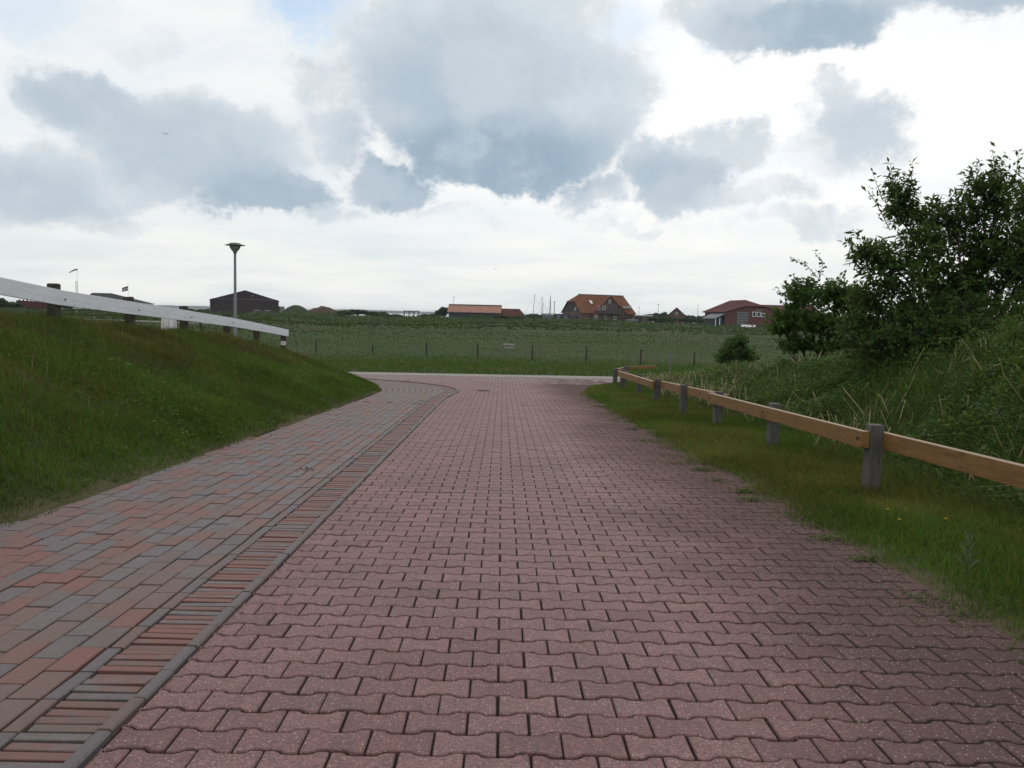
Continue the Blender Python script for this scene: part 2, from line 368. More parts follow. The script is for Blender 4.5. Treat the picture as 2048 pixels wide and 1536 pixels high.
m, N, b = newmat('lamp_bowl', 0.25, 0.5); BOWL = m
b.inputs['Base Color'].default_value = (0.55, 0.56, 0.53, 1); b.inputs['Transmission Weight'].default_value = 0.55
N.t.links.new(N.ramp(N.noise(N.n('ShaderNodeTexCoord').outputs['Object'], 7, 3).outputs['Fac'], [(0.3, (0.42, 0.43, 0.40)), (0.7, (0.62, 0.63, 0.6))]), b.inputs['Base Color'])
BARK = plain('bark', (0.055, 0.045, 0.036), 0.3, 0.9, 8, 0.15, 0.4)
EARTH = plain('earth', (0.075, 0.048, 0.036), 0.35, 0.95, 1.2, 0.1, 0.6)
MOUNDG = plain('grassed_earth', (0.035, 0.055, 0.022), 0.4, 0.95, 0.9, 0.1, 0.6)
m, N, b = newmat('sea_water', 0.12, 0.5); SEA = m
pos = N.n('ShaderNodeNewGeometry').outputs['Position']
N.t.links.new(N.ramp(N.noise(pos, 0.01, 4).outputs['Fac'], [(0.3, (0.08, 0.11, 0.12)), (0.7, (0.12, 0.15, 0.155))]), b.inputs['Base Color'])
bump(N, b, N.noise(pos, 0.35, 5, 0.6).outputs['Fac'], 0.6, 0.6)
SHORE = plain('shore_wood', (0.03, 0.05, 0.03), 0.3, 0.95, 0.01)
TRACK = plain('gravel_track', (0.16, 0.145, 0.12), 0.2, 0.95, 0.5)
CONC = plain('concrete', (0.30, 0.29, 0.26), 0.2, 0.9, 4)
SHEET = plain('white_sheet', (0.66, 0.62, 0.62), 0.08, 0.5, 2, 0.4, 0.3)

# ------------------------------------------------------------------ lie of the land
def zr(y):
    y = np.asarray(y, float); s = np.clip(y - 20, 0, 10)
    z = np.where(y <= 20, -0.029 * y, -0.58 - 0.029 * s + 0.00145 * s * s)
    z = z - 0.62 * sstep(y, 30, 48) + 0.85 * sstep(y, 120, 260) - 5.2 * sstep(y, 420, 470)
    return z
KL = np.array([  # kerb (road side) and footway's grass edge, matched pairs
    (-1.18, -3.0, -3.22, -3.0), (-1.18, 2.0, -3.2, 2.0), (-1.18, 10.0, -2.97, 10.0), (-1.18, 16.5, -2.80, 16.5), (-1.16, 18.0, -2.77, 18.0), (-1.08, 19.3, -2.76, 19.2),
    (-1.0, 20.3, -2.80, 20.1), (-1.08, 21.3, -2.92, 21.0), (-1.35, 22.3, -3.2, 22.0), (-1.9, 23.2, -3.7, 23.0), (-2.8, 24.2, -4.6, 23.9),
    (-4.2, 25.1, -6.0, 24.5), (-6.0, 25.7, -7.6, 24.8), (-9.0, 26.2, -9.6, 25.0), (-14, 26.5, -14.2, 25.2), (-30, 26.9, -30, 25.5)])
_xl = [(-3.22, -60)] + [(r[2], r[3]) for r in KL] + [(-60, 25.9)]
_xr = [(2.3, -60), (2.26, 2), (2.2, 5), (2.06, 10), (1.93, 18), (1.95, 20), (2.1, 22), (2.5, 23.8), (3.3, 25.0), (5, 25.8), (9, 26.3), (30, 27.0), (60, 27.5)]
def xL(y): return np.interp(y, [p[1] for p in _xl], [p[0] for p in _xl])
def xR(y): return np.interp(y, [p[1] for p in _xr], [p[0] for p in _xr])
def yF(x): return 28.35 + 0.05 * np.asarray(x, float)
def paved(x, y, m=0.0): return (x > xL(y) - m) & (x < xR(y) + m) & (y < yF(x) + m)
ZC = [(-40, 1.4), (5, 1.38), (10, 1.21), (11.4, 1.13), (13.7, .97), (16, .83), (18.5, .655), (20.7, .457), (23.0, .20), (23.8, .02), (24.4, -.3), (25.0, -.66), (25.4, -.70), (60, -.70)]
DA = [(-40, 1.5), (7, 1.45), (10, 1.3), (14, 1.02), (18, .70), (22, .34), (24.5, .06), (26, 0), (80, 0)]
def H(x, y):
    x = np.asarray(x, float); y = np.asarray(y, float); x, y = np.broadcast_arrays(x, y)
    z0 = zr(y); z = z0.copy()
    # field unevenness
    far = sstep(y, 30, 60)
    z = z + far * ((fbm(x, y, 0.05) - 0.5) * 0.5 + (fbm(x + 90, y, 0.012) - 0.5) * 0.5)
    z = z + (fbm(x + 300, y, .03) - .42) * 1.3 * sstep(y, 110, 190) * (1 - sstep(y, 262, 280))
    # left bank
    l = xL(y); zc = np.interp(y, [p[0] for p in ZC], [p[1] for p in ZC])
    d = l - x; u = np.clip(d / np.maximum(l + 5.7, 0.8), 0, 1)
    prof = u ** 1.06
    act = (1 - sstep(y, 24.2, 25.3))
    back = sstep(-x, 6.4, 10.5)
    hb = np.maximum(zc - .10 - z0, 0) * prof * act * (1 - back * 0.96)
    hb = hb + ((fbm(x, y, 0.7) - 0.5) * 0.16 + (fbm(x + 9, y, 2.0) - .5) * .07) * np.clip(d, 0, 1) * act
    z = np.where(d > 0, z + 0.015 + hb, z)
    # right verge and dune
    r = x - xR(y); A = np.interp(y, [p[0] for p in DA], [p[1] for p in DA])
    hd = A * sstep(x, 3.45, 6.6) + 0.25 * sstep(x, 7, 12) * (A / 2)
    hd = hd + (fbm(x + 50, y, 0.8) - 0.45) * 0.40 * sstep(x, 3.6, 5.2) * (A > 0.02) * (1 - sstep(y, 22, 26)) + (fbm(x, y + 9, 1.5) - .5) * 0.05 * np.clip(r, 0, 1)
    z = np.where((r > 0) & (y < 27.6), z + 0.02 + hd, z)
    inside = paved(x, y, 0.04) & (np.abs(x) < 40)
    return np.where(inside, z0 - 0.06, z)
def h1(x, y): return float(H(np.array([x]), np.array([y]))[0])

def ax(dense0, dense1, step, lo, hi, g=1.18):
    a = list(np.arange(dense0, dense1 + 1e-6, step)); s = step
    while a[-1] < hi: s *= g; a.append(a[-1] + s)
    s = step
    while a[0] > lo: s *= g; a.insert(0, a[0] - s)
    return np.array(a)
gx = ax(-13, 13, 0.17, -3500, 3500, 1.13); gy = ax(-1, 31, 0.2, -400, 520, 1.06)
X, Y = np.meshgrid(gx, gy); Z = H(X, Y)
nx, ny = len(gx), len(gy); idx = np.arange(nx * ny).reshape(ny, nx)
F = np.stack([idx[:-1, :-1], idx[:-1, 1:], idx[1:, 1:], idx[1:, :-1]], -1).reshape(-1, 4)
ground = np_tris('ground', np.stack([X, Y, Z], -1).reshape(-1, 3), F, GROUND, smooth=True)
dl = xL(Y) - X; dr = X - xR(Y)
edge = np.exp(-np.clip(np.where(dl > -0.3, np.abs(dl), 9), 0, 9) / 0.13) + np.exp(-np.clip(np.where(dr > -0.3, np.abs(dr), 9), 0, 9) / 0.16)
at_ = ground.data.attributes.new('edge', 'FLOAT', 'POINT'); at_.data.foreach_set('value', np.clip(edge * (Y < 26), 0, 1).ravel().astype(np.float32))
tag(ground, 'grassy ground of bank, verge, dune and flat meadow', 'ground', kind='structure')
# the sea beyond the meadow, and the far shore
sea = np_tris('sea', [(-25000, 425, -4), (25000, 425, -4), (25000, 30000, -4), (-25000, 30000, -4)], [(0, 1, 2, 3)], SEA)
tag(sea, 'thin pale strip of sea beyond the meadow', 'sea', kind='structure')
B = MB(); xs = np.arange(-4200, 4201, 60.0)
hh = 6 + 10 * fbm(xs, xs * 0 + 3, 0.002) * sstep(fbm(xs, xs * 0, 0.0009), 0.25, 0.6) + 4 * vn(xs, xs * 0, 0.02)
for k in range(len(xs) - 1):
    y0 = 4000
    for (a, b_) in ((k, k + 1),):
        B.add([(xs[a], y0, -5), (xs[b_], y0, -5), (xs[b_], y0 + 40, hh[b_] - 4), (xs[a], y0 + 40, hh[a] - 4), (xs[a], y0 + 500, -5), (xs[b_], y0 + 500, -5)], [(0, 1, 2, 3), (3, 2, 5, 4)])
tag(B.build('far_shore', SHORE, smooth=True), 'low wooded shore on the horizon across the water', 'shore', kind='structure')
# pale farm track across the meadow at left
B = MB(); xs = np.linspace(-120, -46, 40); tv = []
for x in xs: tv += [(x, 138 + 0.03 * x, h1(x, 138) + 0.05), (x, 143 + 0.03 * x, h1(x, 143) + 0.05)]
B.add(tv, [(2 * i, 2 * i + 2, 2 * i + 3, 2 * i + 1) for i in range(39)])
tag(B.build('track', TRACK), 'pale gravel track crossing the meadow behind the white rail', 'track', kind='structure')

# ------------------------------------------------------------------ paving
road = empty('road'); tag(road, 'lane of interlocking red concrete pavers leading downhill', 'road', kind='structure')
street = empty('street'); tag(street, 'paved side street crossing at the foot of the lane', 'street', kind='structure')
foot = empty('footway'); tag(foot, 'footway of mixed red and grey clinker bricks along the grass bank', 'footway', kind='structure')
gutter = empty('gutter'); tag(gutter, 'drain strip of narrow bricks on edge laid crosswise', 'gutter', kind='structure')
kerb = empty('kerb'); tag(kerb, 'low kerb of rounded bricks laid lengthwise beside the red lane', 'kerb', kind='structure')
# bed the stones sit in
ys = np.arange(-2, 24.45, 0.2); NB = 26; V = []
for y in ys:
    xa = np.concatenate([[xL(y) - .12, -1.56, -1.54], np.linspace(-1.18, xR(y) + .2, NB - 3)])
    dz = np.where(xa < -1.55, -.007, np.where(xa < -1.2, -.013, -.0115)) + .0075 * sstep(xa + .5 * (fbm(xa * 2, xa * 0 + y, 1.1) - .5), .9, 1.8)
    V += [(x, y, zr(y) + q) for x, q in zip(xa, dz)]
Fq = [(NB * i + k, NB * i + k + 1, NB * i + NB + k + 1, NB * i + NB + k) for i in range(len(ys) - 1) for k in range(NB - 1)]
np_tris('paving_bed', V, Fq, JOINT, road)
V = []; xs = np.arange(-30, 30.1, 0.5)
for x in xs:
    for q in np.linspace(0, 1, 9):
        y = 24.4 + (yF(x) + 0.1 - 24.4) * q; V.append((x, y, zr(y) - 0.0152))
Fq = [(9 * i + j, 9 * i + 9 + j, 9 * i + 10 + j, 9 * i + j + 1) for i in range(len(xs) - 1) for j in range(8)]
bed2 = np_tris('paving_bed', V, Fq, JOINT, street)

PL, PR = 0.2, 0.1428
def bone(detail=True, jx=0.0040, jy=0.0085):
    a = PL / 2 - jx; we, wm = 0.0805 - jy * .5, 0.0590 - jy * .5
    if detail: xs = [(-a, we - .004), (-a + .006, we), (-.068, we), (-.056, we - .005), (-.046, wm + .005), (-.034, wm), (.034, wm), (.046, wm + .005), (.056, we - .005), (.068, we), (a - .006, we), (a, we - .004)]
    else: xs = [(-a, we), (-.058, we), (-.042, wm), (.042, wm), (.058, we), (a, we)]
    return [(x, -q) for x, q in xs] + [(x, q) for x, q in reversed(xs)]
def stone_rings(poly, ch=0.004, skirt=0.022):
    p = np.array(poly); n = len(p)
    c = p.mean(0); 
    nrm = np.roll(p, -1, 0) - np.roll(p, 1, 0); nrm = np.stack([nrm[:, 1], -nrm[:, 0]], 1); nrm /= np.linalg.norm(nrm, axis=1)[:, None]
    top = p - nrm * ch
    V = [(x, y, 0) for x, y in top] + [(x, y, -ch * .9) for x, y in p] + [(x, y, -skirt) for x, y in p]
    F = [tuple(range(n))] + [(n + i, n + (i + 1) % n, (i + 1) % n, i) for i in range(n)] + [(2 * n + i, 2 * n + (i + 1) % n, n + (i + 1) % n, n + i) for i in range(n)]
    return V, F
def in_frame(x, y):
    v = CM.transposed() @ Vector((x, y, float(zr(y)) - EYE)); 
    if v.z > -0.3: return False
    px = 1024 + FPX * v.x / -v.z; py = 768 - FPX * v.y / -v.z
    return -60 < px < 2110 and py < 1600
cells = []
for r in range(-4, int(24.6 / PR)):
    y = 2.43 + r * PR
    if y < 1.6: continue
    kx = float(np.interp(y, KL[:, 1], KL[:, 0])) if y < 24 else -2.6
    off = (r % 2) * 0.1 + 0.012
    for k in range(-14, 16):
        x = off + k * PL
        if x + 0.1 < kx + 0.03 or x - 0.06 > xR(y) + .16: continue
        cells.append((x, y, kx))
def slope(y): return (float(zr(y + .1)) - float(zr(y - .1))) / .2
near_cells = sorted([c for c in cells if in_frame(c[0], c[1])], key=lambda c: math.hypot(c[0], c[1]))[:300]
nearset = set(near_cells)
def bone_mesh(cut):
    poly = bone(True)
    if cut is not None: poly = [(max(x, cut), y) for x, y in poly]; poly = [p for i, p in enumerate(poly) if p != poly[i - 1]]
    V_, F_ = stone_rings(poly)
    me = bpy.data.meshes.new('paver'); me.from_pydata(V_, [], F_); me.update(); me.materials.append(PAVER); return me
bone_me = bone_mesh(None)
for (x, y, kx) in near_cells:
    cut = kx + 0.008 - x
    me = bone_me if cut < -0.095 else bone_mesh(cut)
    o = link('paver', me, None, road)
    o.location = (x + random.gauss(0, .0012), y + random.gauss(0, .0008), float(zr(y)) + random.gauss(0, .0011))
    o.rotation_euler = (math.atan(slope(y)) + random.gauss(0, .004), random.gauss(0, .004), random.gauss(0, .004))
def merged_stones(name, mat, parent, items):
    "items: (poly, x, y, z, slope, tilt) -> one mesh of many stones"
    Vs = []; Fs = []; k = 0
    for poly, x, y, z, sl, tl, ch, sk in items:
        V_, F_ = stone_rings(poly, ch, sk)
        Vs += [(x + p, y + q, z + s + q * sl + p * tl) for p, q, s in V_]; Fs += [tuple(i + k for i in f) for f in F_]; k += len(V_)
    me = bpy.data.meshes.new(name); me.from_pydata(Vs, [], Fs); me.update()
    o = link(name, me, mat, parent); o['kind'] = 'stuff'; return o
items = []
bd, bs = bone(True), bone(False)
for c_ in cells:
    if c_ in nearset: continue
    x, y, kx = c_; poly = bd if y < 9 else bs
    cut = kx + 0.008 - x
    if cut > -0.095:
        poly = [(max(p, cut), q) for p, q in poly]; poly = [p for i, p in enumerate(poly) if p != poly[i - 1]]
    items.append((poly, x + random.gauss(0, .001), y, float(zr(y)) + random.gauss(0, .0011), slope(y), random.gauss(0, .004), .004, .022 if y < 12 else .012))
merged_stones('paver_field', PAVER, road, items)
items = []
kc = [(r[0], r[1]) for r in KL]
def kerb_y(x): return float(np.interp(-x, [-q[0] for q in kc[6:]], [q[1] for q in kc[6:]])) if x < -1.0 else 0
for r in range(int(28.8 / PR)):
    y = 2.43 + r * PR
    if y < 24.45: continue
    for k in range(-70, 90):
        x = (r % 2) * .1 + .012 + k * PL
        if y > yF(x) - 0.98 or x > xR(y) - .05: continue
        if x < -1.0 and y < kerb_y(x) + 0.1: continue
        items.append((bs, x, y, float(zr(y)) + random.gauss(0, .001), slope(y), 0, .004, .012))
merged_stones('paver_field', PAVER2, street, items)
items = []
rect = lambda a, b_: [(-a / 2, -b_ / 2), (a / 2, -b_ / 2), (a / 2, b_ / 2), (-a / 2, b_ / 2)]
for k in range(-150, 170):
    x = k * 0.205
    for j in range(6):
        items.append((rect(.195, .15), x + .1 * (j % 2), float(yF(x)) - 0.87 + j * .157, float(zr(28)) + .006, 0, 0, .004, .03))
merged_stones('edging_stones', EDGE, street, items)

# footway bricks
BLn, BWd = 0.246, 0.118
def chbox(name, L, Wd, mat, ch=.004, sk=.022, round_=False):
    V_, F_ = stone_rings(rect(L, Wd), ch, sk + .012); me = bpy.data.meshes.new(name); me.from_pydata(V_, [], F_); me.update(); me.materials.append(mat); return me
fcells = []
for j in range(15):
    x = -1.535 - BWd * (j + .5)
    off = (0, .123, .06, .18)[j % 4] + .02 * math.sin(j * 3.1)
    for k in range(6, 70):
        y = k * BLn + off
        if y > 16.45 or x < xL(y) - 0.05: continue
        fcells.append((x, y))
nf = sorted([c_ for c_ in fcells if in_frame(*c_)], key=lambda c_: math.hypot(*c_))[:300]; nfs = set(nf)
bme = chbox('brick', BWd - .008, BLn - .008, CLINK)
for x, y in nf:
    o = link('brick', bme, None, foot)
    o.location = (x + random.gauss(0, .001), y + random.gauss(0, .002), float(zr(y)) + .004 + random.gauss(0, .0016))
    o.rotation_euler = (math.atan(slope(y)) + random.gauss(0, .005), random.gauss(0, .008), random.gauss(0, .005))
items = [(rect(BWd - .008, BLn - .008), x + random.gauss(0, .001), y, float(zr(y)) + .004 + random.gauss(0, .0015), slope(y), random.gauss(0, .006), .004, .018) for x, y in fcells if (x, y) not in nfs]
# kerb curve resampled
q = np.linspace(0, len(KL) - 1, 900); kk = np.stack([np.interp(q, np.arange(len(KL)), KL[:, i]) for i in range(4)], 1)
ker = np.hanning(61); ker /= ker.sum()
pad = np.vstack([np.repeat(kk[:1], 30, 0), kk, np.repeat(kk[-1:], 30, 0)])
kk = np.stack([np.convolve(pad[:, i], ker, 'valid') for i in range(4)], 1)
seg = np.hypot(np.diff(kk[:, 0]), np.diff(kk[:, 1])); S = np.concatenate([[0], np.cumsum(seg)])
def KP(s):
    p = np.array([np.interp(s, S, kk[:, i]) for i in range(2)]); p2 = np.array([np.interp(s + .05, S, kk[:, i]) for i in range(2)])
    p1 = np.array([np.interp(s - .05, S, kk[:, i]) for i in range(2)]); t = (p2 - p1); t /= np.linalg.norm(t); return p, t, np.array([-t[1], t[0]])
def LP(s): return np.array([np.interp(s, S, kk[:, 2]), np.interp(s, S, kk[:, 3])])
s165 = float(np.interp(16.45, kk[:400, 1], S[:400]))
def quad_item(c4, dz=0.004, ch=.004, sk=.016):
    c4 = np.array(c4); c = c4.mean(0); y = c[1]
    return ([tuple(p - c) for p in c4], c[0], c[1], float(zr(y)) + dz + random.gauss(0, .001), slope(y), 0, ch, sk)
NC = 11
for j in range(NC):
    s = s165 + (.12 if j % 2 else 0)
    while s < S[-1] - .4 and s < s165 + 20:
        def PT(ss, t):
            p, tt, nn = KP(ss); a = p + nn * .352; return a + (LP(ss) - a) * t
        t0, t1 = j / NC + .004, (j + 1) / NC - .004
        items.append(quad_item([PT(s, t0), PT(s + .238, t0), PT(s + .238, t1), PT(s, t1)][::-1] if False else [PT(s, t1), PT(s, t0), PT(s + .238, t0), PT(s + .238, t1)]))
        s += .246
merged_stones('brick_field', CLINK, foot, items)
# gutter bricks on edge, pale border row, kerb row
def strip(parent, mat, o0, o1, pitch, joint, dz, nmax, name, fieldname, ch=.004, jit=.001, s0=4.6, send=None):
    me = chbox(name, o1 - o0, pitch - joint, mat, ch)
    its = []; s = s0; n = 0
    send = send or s165 + 19
    while s < send:
        p, t, nn = KP(s); c_ = p + nn * (o0 + o1) / 2
        if c_[1] < 16.3 and n < nmax and in_frame(c_[0], c_[1]):
            o = link(name, me, None, parent); o.location = (c_[0] + random.gauss(0, jit * 2), c_[1] + random.gauss(0, jit), float(zr(c_[1])) + dz + random.gauss(0, jit))
            o.rotation_euler = (math.atan(slope(c_[1])) + random.gauss(0, .01), random.gauss(0, .006), random.gauss(0, .012)); n += 1
        else:
            a, b_ = s - pitch / 2 + joint / 2, s + pitch / 2 - joint / 2
            (pa, _, na), (pb, _, nb) = KP(a), KP(b_)
            its.append(quad_item([pa + na * o1, pa + na * o0, pb + nb * o0, pb + nb * o1], dz))
        s += pitch
    if its: merged_stones(fieldname, mat, parent, its)
strip(gutter, CLINKE, .058, .283, .0605, .013, -.002, 300, 'gutter_brick', 'gutter_brick_field', .0025, .0020)
strip(gutter, CLINKP, .291, .346, .246, .007, .005, 90, 'border_brick', 'border_brick_field')
strip(kerb, CLINKP, 0.0, .050, .246, .006, .016, 90, 'kerb_brick', 'kerb_brick_field', .008)

# ------------------------------------------------------------------ grass
GAIN = {'grass_blade': np.array([1.45, 1.5, 1.25]), 'leaf': np.array([1.6, 1.55, 1.35]), 'dry_blade': np.array([1.1, 1.1, 1.1])}
def blades(name, P, h, wd, lean, colr, mat, parent=None, mid=.55):
    colr = colr * GAIN[mat.name]
    n = len(P); ang = rng.random(n) * 2 * np.pi; la = rng.random(n) * 2 * np.pi
    sd_ = np.stack([np.cos(ang), np.sin(ang), np.zeros(n)], 1) * (wd / 2)[:, None]
    ld = np.stack([np.cos(la), np.sin(la), np.zeros(n)], 1) * lean[:, None]
    up = np.zeros((n, 3)); up[:, 2] = h
    V = np.empty((n, 5, 3)); b0 = P - np.array([0, 0, .01])
    V[:, 0] = b0 - sd_; V[:, 1] = b0 + sd_
    mpt = P + up * mid + ld * .32; V[:, 2] = mpt - sd_ * .75; V[:, 3] = mpt + sd_ * .75
    V[:, 4] = P + up * (1 - .25 * np.minimum(lean / np.maximum(h, .01), 1.5)[:, None]) + ld
    k = (np.arange(n) * 5)[:, None]
    F = np.concatenate([k + np.array([[0, 1, 2]]), k + np.array([[1, 3, 2]]), k + np.array([[2, 3, 4]])], 1).reshape(-1, 3)
    o = np_tris(name, V.reshape(-1, 3), F, mat, parent, np.repeat(colr, 5, 0))
    return o
def leaves(name, P, size, colr, mat, parent=None, droop=0.3, asp=.42, dirs=None):
    "pointed leaf of two faces, folded a little along its midrib"
    colr = colr * GAIN[mat.name]
    n = len(P); d1 = rng.normal(size=(n, 3)); d1[:, 2] = d1[:, 2] * .5 - droop
    if dirs is not None: d1 = dirs + rng.normal(size=(n, 3)) * .22
    d1 /= np.linalg.norm(d1, axis=1)[:, None]
    nn = rng.normal(size=(n, 3)) * .7; nn[:, 2] += 1.2; sd_ = np.cross(d1, nn); sd_ /= np.maximum(np.linalg.norm(sd_, axis=1), 1e-6)[:, None]
    upv = np.cross(sd_, d1); s = size[:, None]
    V = np.empty((n, 4, 3)); V[:, 0] = P - d1 * s * .5; V[:, 1] = P + sd_ * s * asp * .5 + upv * s * .08 - d1 * s * .05; V[:, 2] = P + d1 * s * .5; V[:, 3] = P - sd_ * s * asp * .5 + upv * s * .08 - d1 * s * .05
    k = (np.arange(n) * 4)[:, None]; F = np.concatenate([k + np.array([[0, 1, 2]]), k + np.array([[0, 2, 3]])], 1).reshape(-1, 3)
    return np_tris(name, V.reshape(-1, 3), F, mat, parent, np.repeat(colr, 4, 0))
def scatter(x0, x1, y0, y1, dens, keep):
    n = int((x1 - x0) * (y1 - y0) * dens); x = x0 + rng.random(n) * (x1 - x0); y = y0 + rng.random(n) * (y1 - y0)
    k = keep(x, y); return x[k], y[k]
def pick(n, cols, wts):
    c_ = np.array(cols)[rng.choice(len(cols), n, p=np.array(wts) / sum(wts))]; return c_ * (0.75 + .5 * rng.random((n, 1)))
G1, G2, G3, GB, GR, GS = (.032, .068, .010), (.048, .085, .014), (.070, .105, .020), (.085, .070, .028), (.070, .042, .024), (.19, .165, .085)
def turf(x, y, bank):
    n = len(x)
    f = fbm(x * 1.0, y * .7, 0.55); f2 = vn(x + 7, y, 1.7)
    c_ = pick(n, [G1, G2, G3, GB], [4, 4, 2, .8])
    if bank:
        crest = sstep(-x, 3.7, 5.6); br = np.clip(sstep(f, .40, .62) * .35 + crest * (.35 + .65 * sstep(f, .38, .58)), 0, 1)
        sw = rng.random(n) < br * .8
        c_[sw] = pick(sw.sum(), [GR, GB, (.065, .062, .020)], [2, 3, 3])
    else:
        br = sstep(f, .36, .58); sw = rng.random(n) < br * .75
        c_[sw] = pick(sw.sum(), [GB, (.13, .105, .035), (.085, .09, .02)], [3, 2, 3])
    return c_ * (.7 + .6 * f2)[:, None]
def keepL(x, y):
    d = xL(y) - x
    return (d > .34 * (fbm(x * 0 + 8, y, 1.1) - .5) + .16 * (vn(x, y, 5) - .5) - .02) & (x > -.64 * y - 2.2) & (rng.random(len(x)) < np.clip((d + .02) * 5 + .1, 0.05, 1))
xs_, ys_ = [], []
for (y0, y1, dn) in ((3.2, 6.5, 3800), (6.5, 10, 3600), (10, 15, 2400), (15, 24.9, 1350)):
    a, b_ = scatter(-9.5, -2.6, y0, y1, dn, keepL); xs_.append(a); ys_.append(b_)
x = np.concatenate(xs_); y = np.concatenate(ys_); z = H(x, y); n = len(x)
crest = sstep(-x, 4.4, 6.0); d = xL(y) - x
tf = sstep(fbm(x + 31, y, 2.2), .46, .66)
h = (.022 + .042 * rng.random(n) + .035 * vn(x, y, 1.1) + .07 * tf * rng.random(n)) * (1 + .4 * crest * rng.random(n)) * np.clip(.45 + d * 1.2, .45, 1)
blades('bank_grass', np.stack([x, y, np.maximum(z, zr(y) + .002)], 1), h, .0035 + .00035 * y + .001 * rng.random(n), h * (.25 + .6 * rng.random(n)), turf(x, y, True), GRASS)
tag(bpy.data.objects['bank_grass'], 'short green grass with rusty patches covering the bank below the white rail', 'grass', kind='stuff')
x, y = scatter(-8, -2.7, 3.4, 24, 260, lambda x, y: (x < xL(y) - .06) & (x > -.64 * y - 2) & (rng.random(len(x)) < sstep(fbm(x + 60, y + 4, 1.1), .5, .68))); n = len(x)
o = leaves('bank_herbs', np.stack([x, y, H(x, y) + .02 + .04 * rng.random(n)], 1), .03 + .03 * rng.random(n), pick(n, [(.03, .066, .012), (.045, .085, .016), (.065, .10, .022)], [2, 2, 1]), LEAF, None, 0, .55)
tag(o, 'small broad leaved herbs among the grass of the bank', 'herbs', kind='stuff')
# tall thin stalks near the crest of the bank
x, y = scatter(-7.4, -3.6, 6, 24.2, 16, lambda x, y: (x < xL(y) - .8) & (rng.random(len(x)) < .25 + sstep(-x, 4.2, 5.8))); n = len(x)
c_ = pick(n, [GS, GR, GB, (.11, .12, .05)], [1.5, 3, 2, 2])
h = .14 + .22 * rng.random(n)
o = blades('seed_stalks', np.stack([x, y, H(x, y)], 1), h, .004 + .0003 * y, h * .35 * rng.random(n), c_, STRAW)
tag(o, 'thin dry seed stalks standing along the crest of the grass bank', 'grass', kind='stuff')
def keepR(x, y):
    r = x - xR(y); e = .32 * (fbm(x * 0 + 3, y, .9) - .52) + .22 * (vn(x, y, 4.5) - .5) - .03
    return (r > e) & (x < 3.75 + .02 * y) & (rng.random(len(x)) < np.clip((r - e) * 4 + .12, .1, 1))
xs_, ys_ = [], []
for (y0, y1, dn) in ((2.4, 6.5, 3900), (6.5, 10, 3300), (10, 15, 2300), (15, 26, 1400)):
    a, b_ = scatter(1.6, 4.3, y0, y1, dn, keepR); xs_.append(a); ys_.append(b_)
x = np.concatenate(xs_); y = np.concatenate(ys_); n = len(x); r = x - xR(y)
h = (.028 + .045 * rng.random(n) + .05 * vn(x, y, 1.3)) * np.clip(.45 + r * 1.3, .4, 1.25)
o = blades('verge_grass', np.stack([x, y, np.maximum(H(x, y), zr(y) - .002)], 1), h, .0035 + .00035 * y, h * (.25 + .7 * rng.random(n)), turf(x, y, False), GRASS)
tag(o, 'mown green grass with dry patches between the red lane and the wooden rail', 'grass', kind='stuff')
# verge beyond the street and the meadow
def keepF(x, y): return (y > yF(x) + .02) & (np.abs(x) < .72 * y + 4)
x, y = scatter(-40, 40, 27.5, 54, 60, lambda x, y: keepF(x, y) & (rng.random(len(x)) < 1.15 - sstep(y, 36, 54))); n = len(x)
f = fbm(x, y, .25); c_ = pick(n, [(.035, .066, .017), (.046, .078, .021), (.06, .085, .028)], [3, 4, 1.5]); sw = rng.random(n) < sstep(f, .52, .66) * .5; c_[sw] = pick(sw.sum(), [GB, (.10, .095, .045)], [1, 1])
h = .04 + .09 * rng.random(n) * (1 + sstep(y, 36, 46))
o = blades('roadside_grass', np.stack([x, y, H(x, y)], 1), h, .03 + .03 * rng.random(n), h * .8 * rng.random(n), c_, GRASS)
tag(o, 'green roadside grass beyond the side street', 'grass', kind='stuff')
def keepM(x, y): return (np.abs(x) < .72 * y + 6)
Ps, hs, ws, cs = [], [], [], []
for (y0, y1, xw, dn, hh_, ww_) in ((40, 85, 62, 8, .10, .04), (85, 150, 110, 2.2, .15, .12), (150, 270, 200, .8, .34, .5)):
    x, y = scatter(-xw, xw, y0, y1, dn, keepM); n = len(x)
    f = fbm(x, y * .5, .06); f2 = vn(x, y * .4, .02)
    c_ = pick(n, [(.024, .046, .010), (.028, .050, .012), (.021, .040, .010)], [3, 3, 2]); sw = rng.random(n) < sstep(f, .55, .65) * .7
    c_[sw] = pick(sw.sum(), [(.046, .044, .018), (.06, .052, .024), (.036, .044, .015)], [2, 1, 2])
    Ps.append(np.stack([x, y, H(x, y)], 1)); hs.append(hh_ * (.4 + .8 * rng.random(n)) * (.6 + .8 * f2)); ws.append(ww_ * (.6 + .8 * rng.random(n))); cs.append(c_)
h = np.concatenate(hs)
o = blades('meadow_grass', np.concatenate(Ps), h, np.concatenate(ws), h * (.6 + rng.random(len(h))), np.concatenate(cs) * .62, GRASS)
tag(o, 'rough meadow grass and herbs stretching to the far buildings', 'meadow', kind='stuff')

x, y = scatter(-150, 150, 165, 272, 1.6, lambda x, y: (np.abs(x) < .66 * y + 6) & (rng.random(len(x)) < sstep(fbm(x, y * .6 + 40, .05), .40, .62))); n = len(x)
zz_ = .1 + 1.3 * rng.random(n) * vn(x, y, .08)
o = leaves('tall_herbs', np.stack([x, y, H(x, y) + zz_], 1), .35 + .35 * rng.random(n), pick(n, [(.022, .044, .018), (.03, .056, .02), (.045, .066, .026)], [3, 3, 1]), LEAF, None, 0, .6)
tag(o, 'belt of tall dark herbs along the far side of the meadow', 'herbs', kind='stuff')
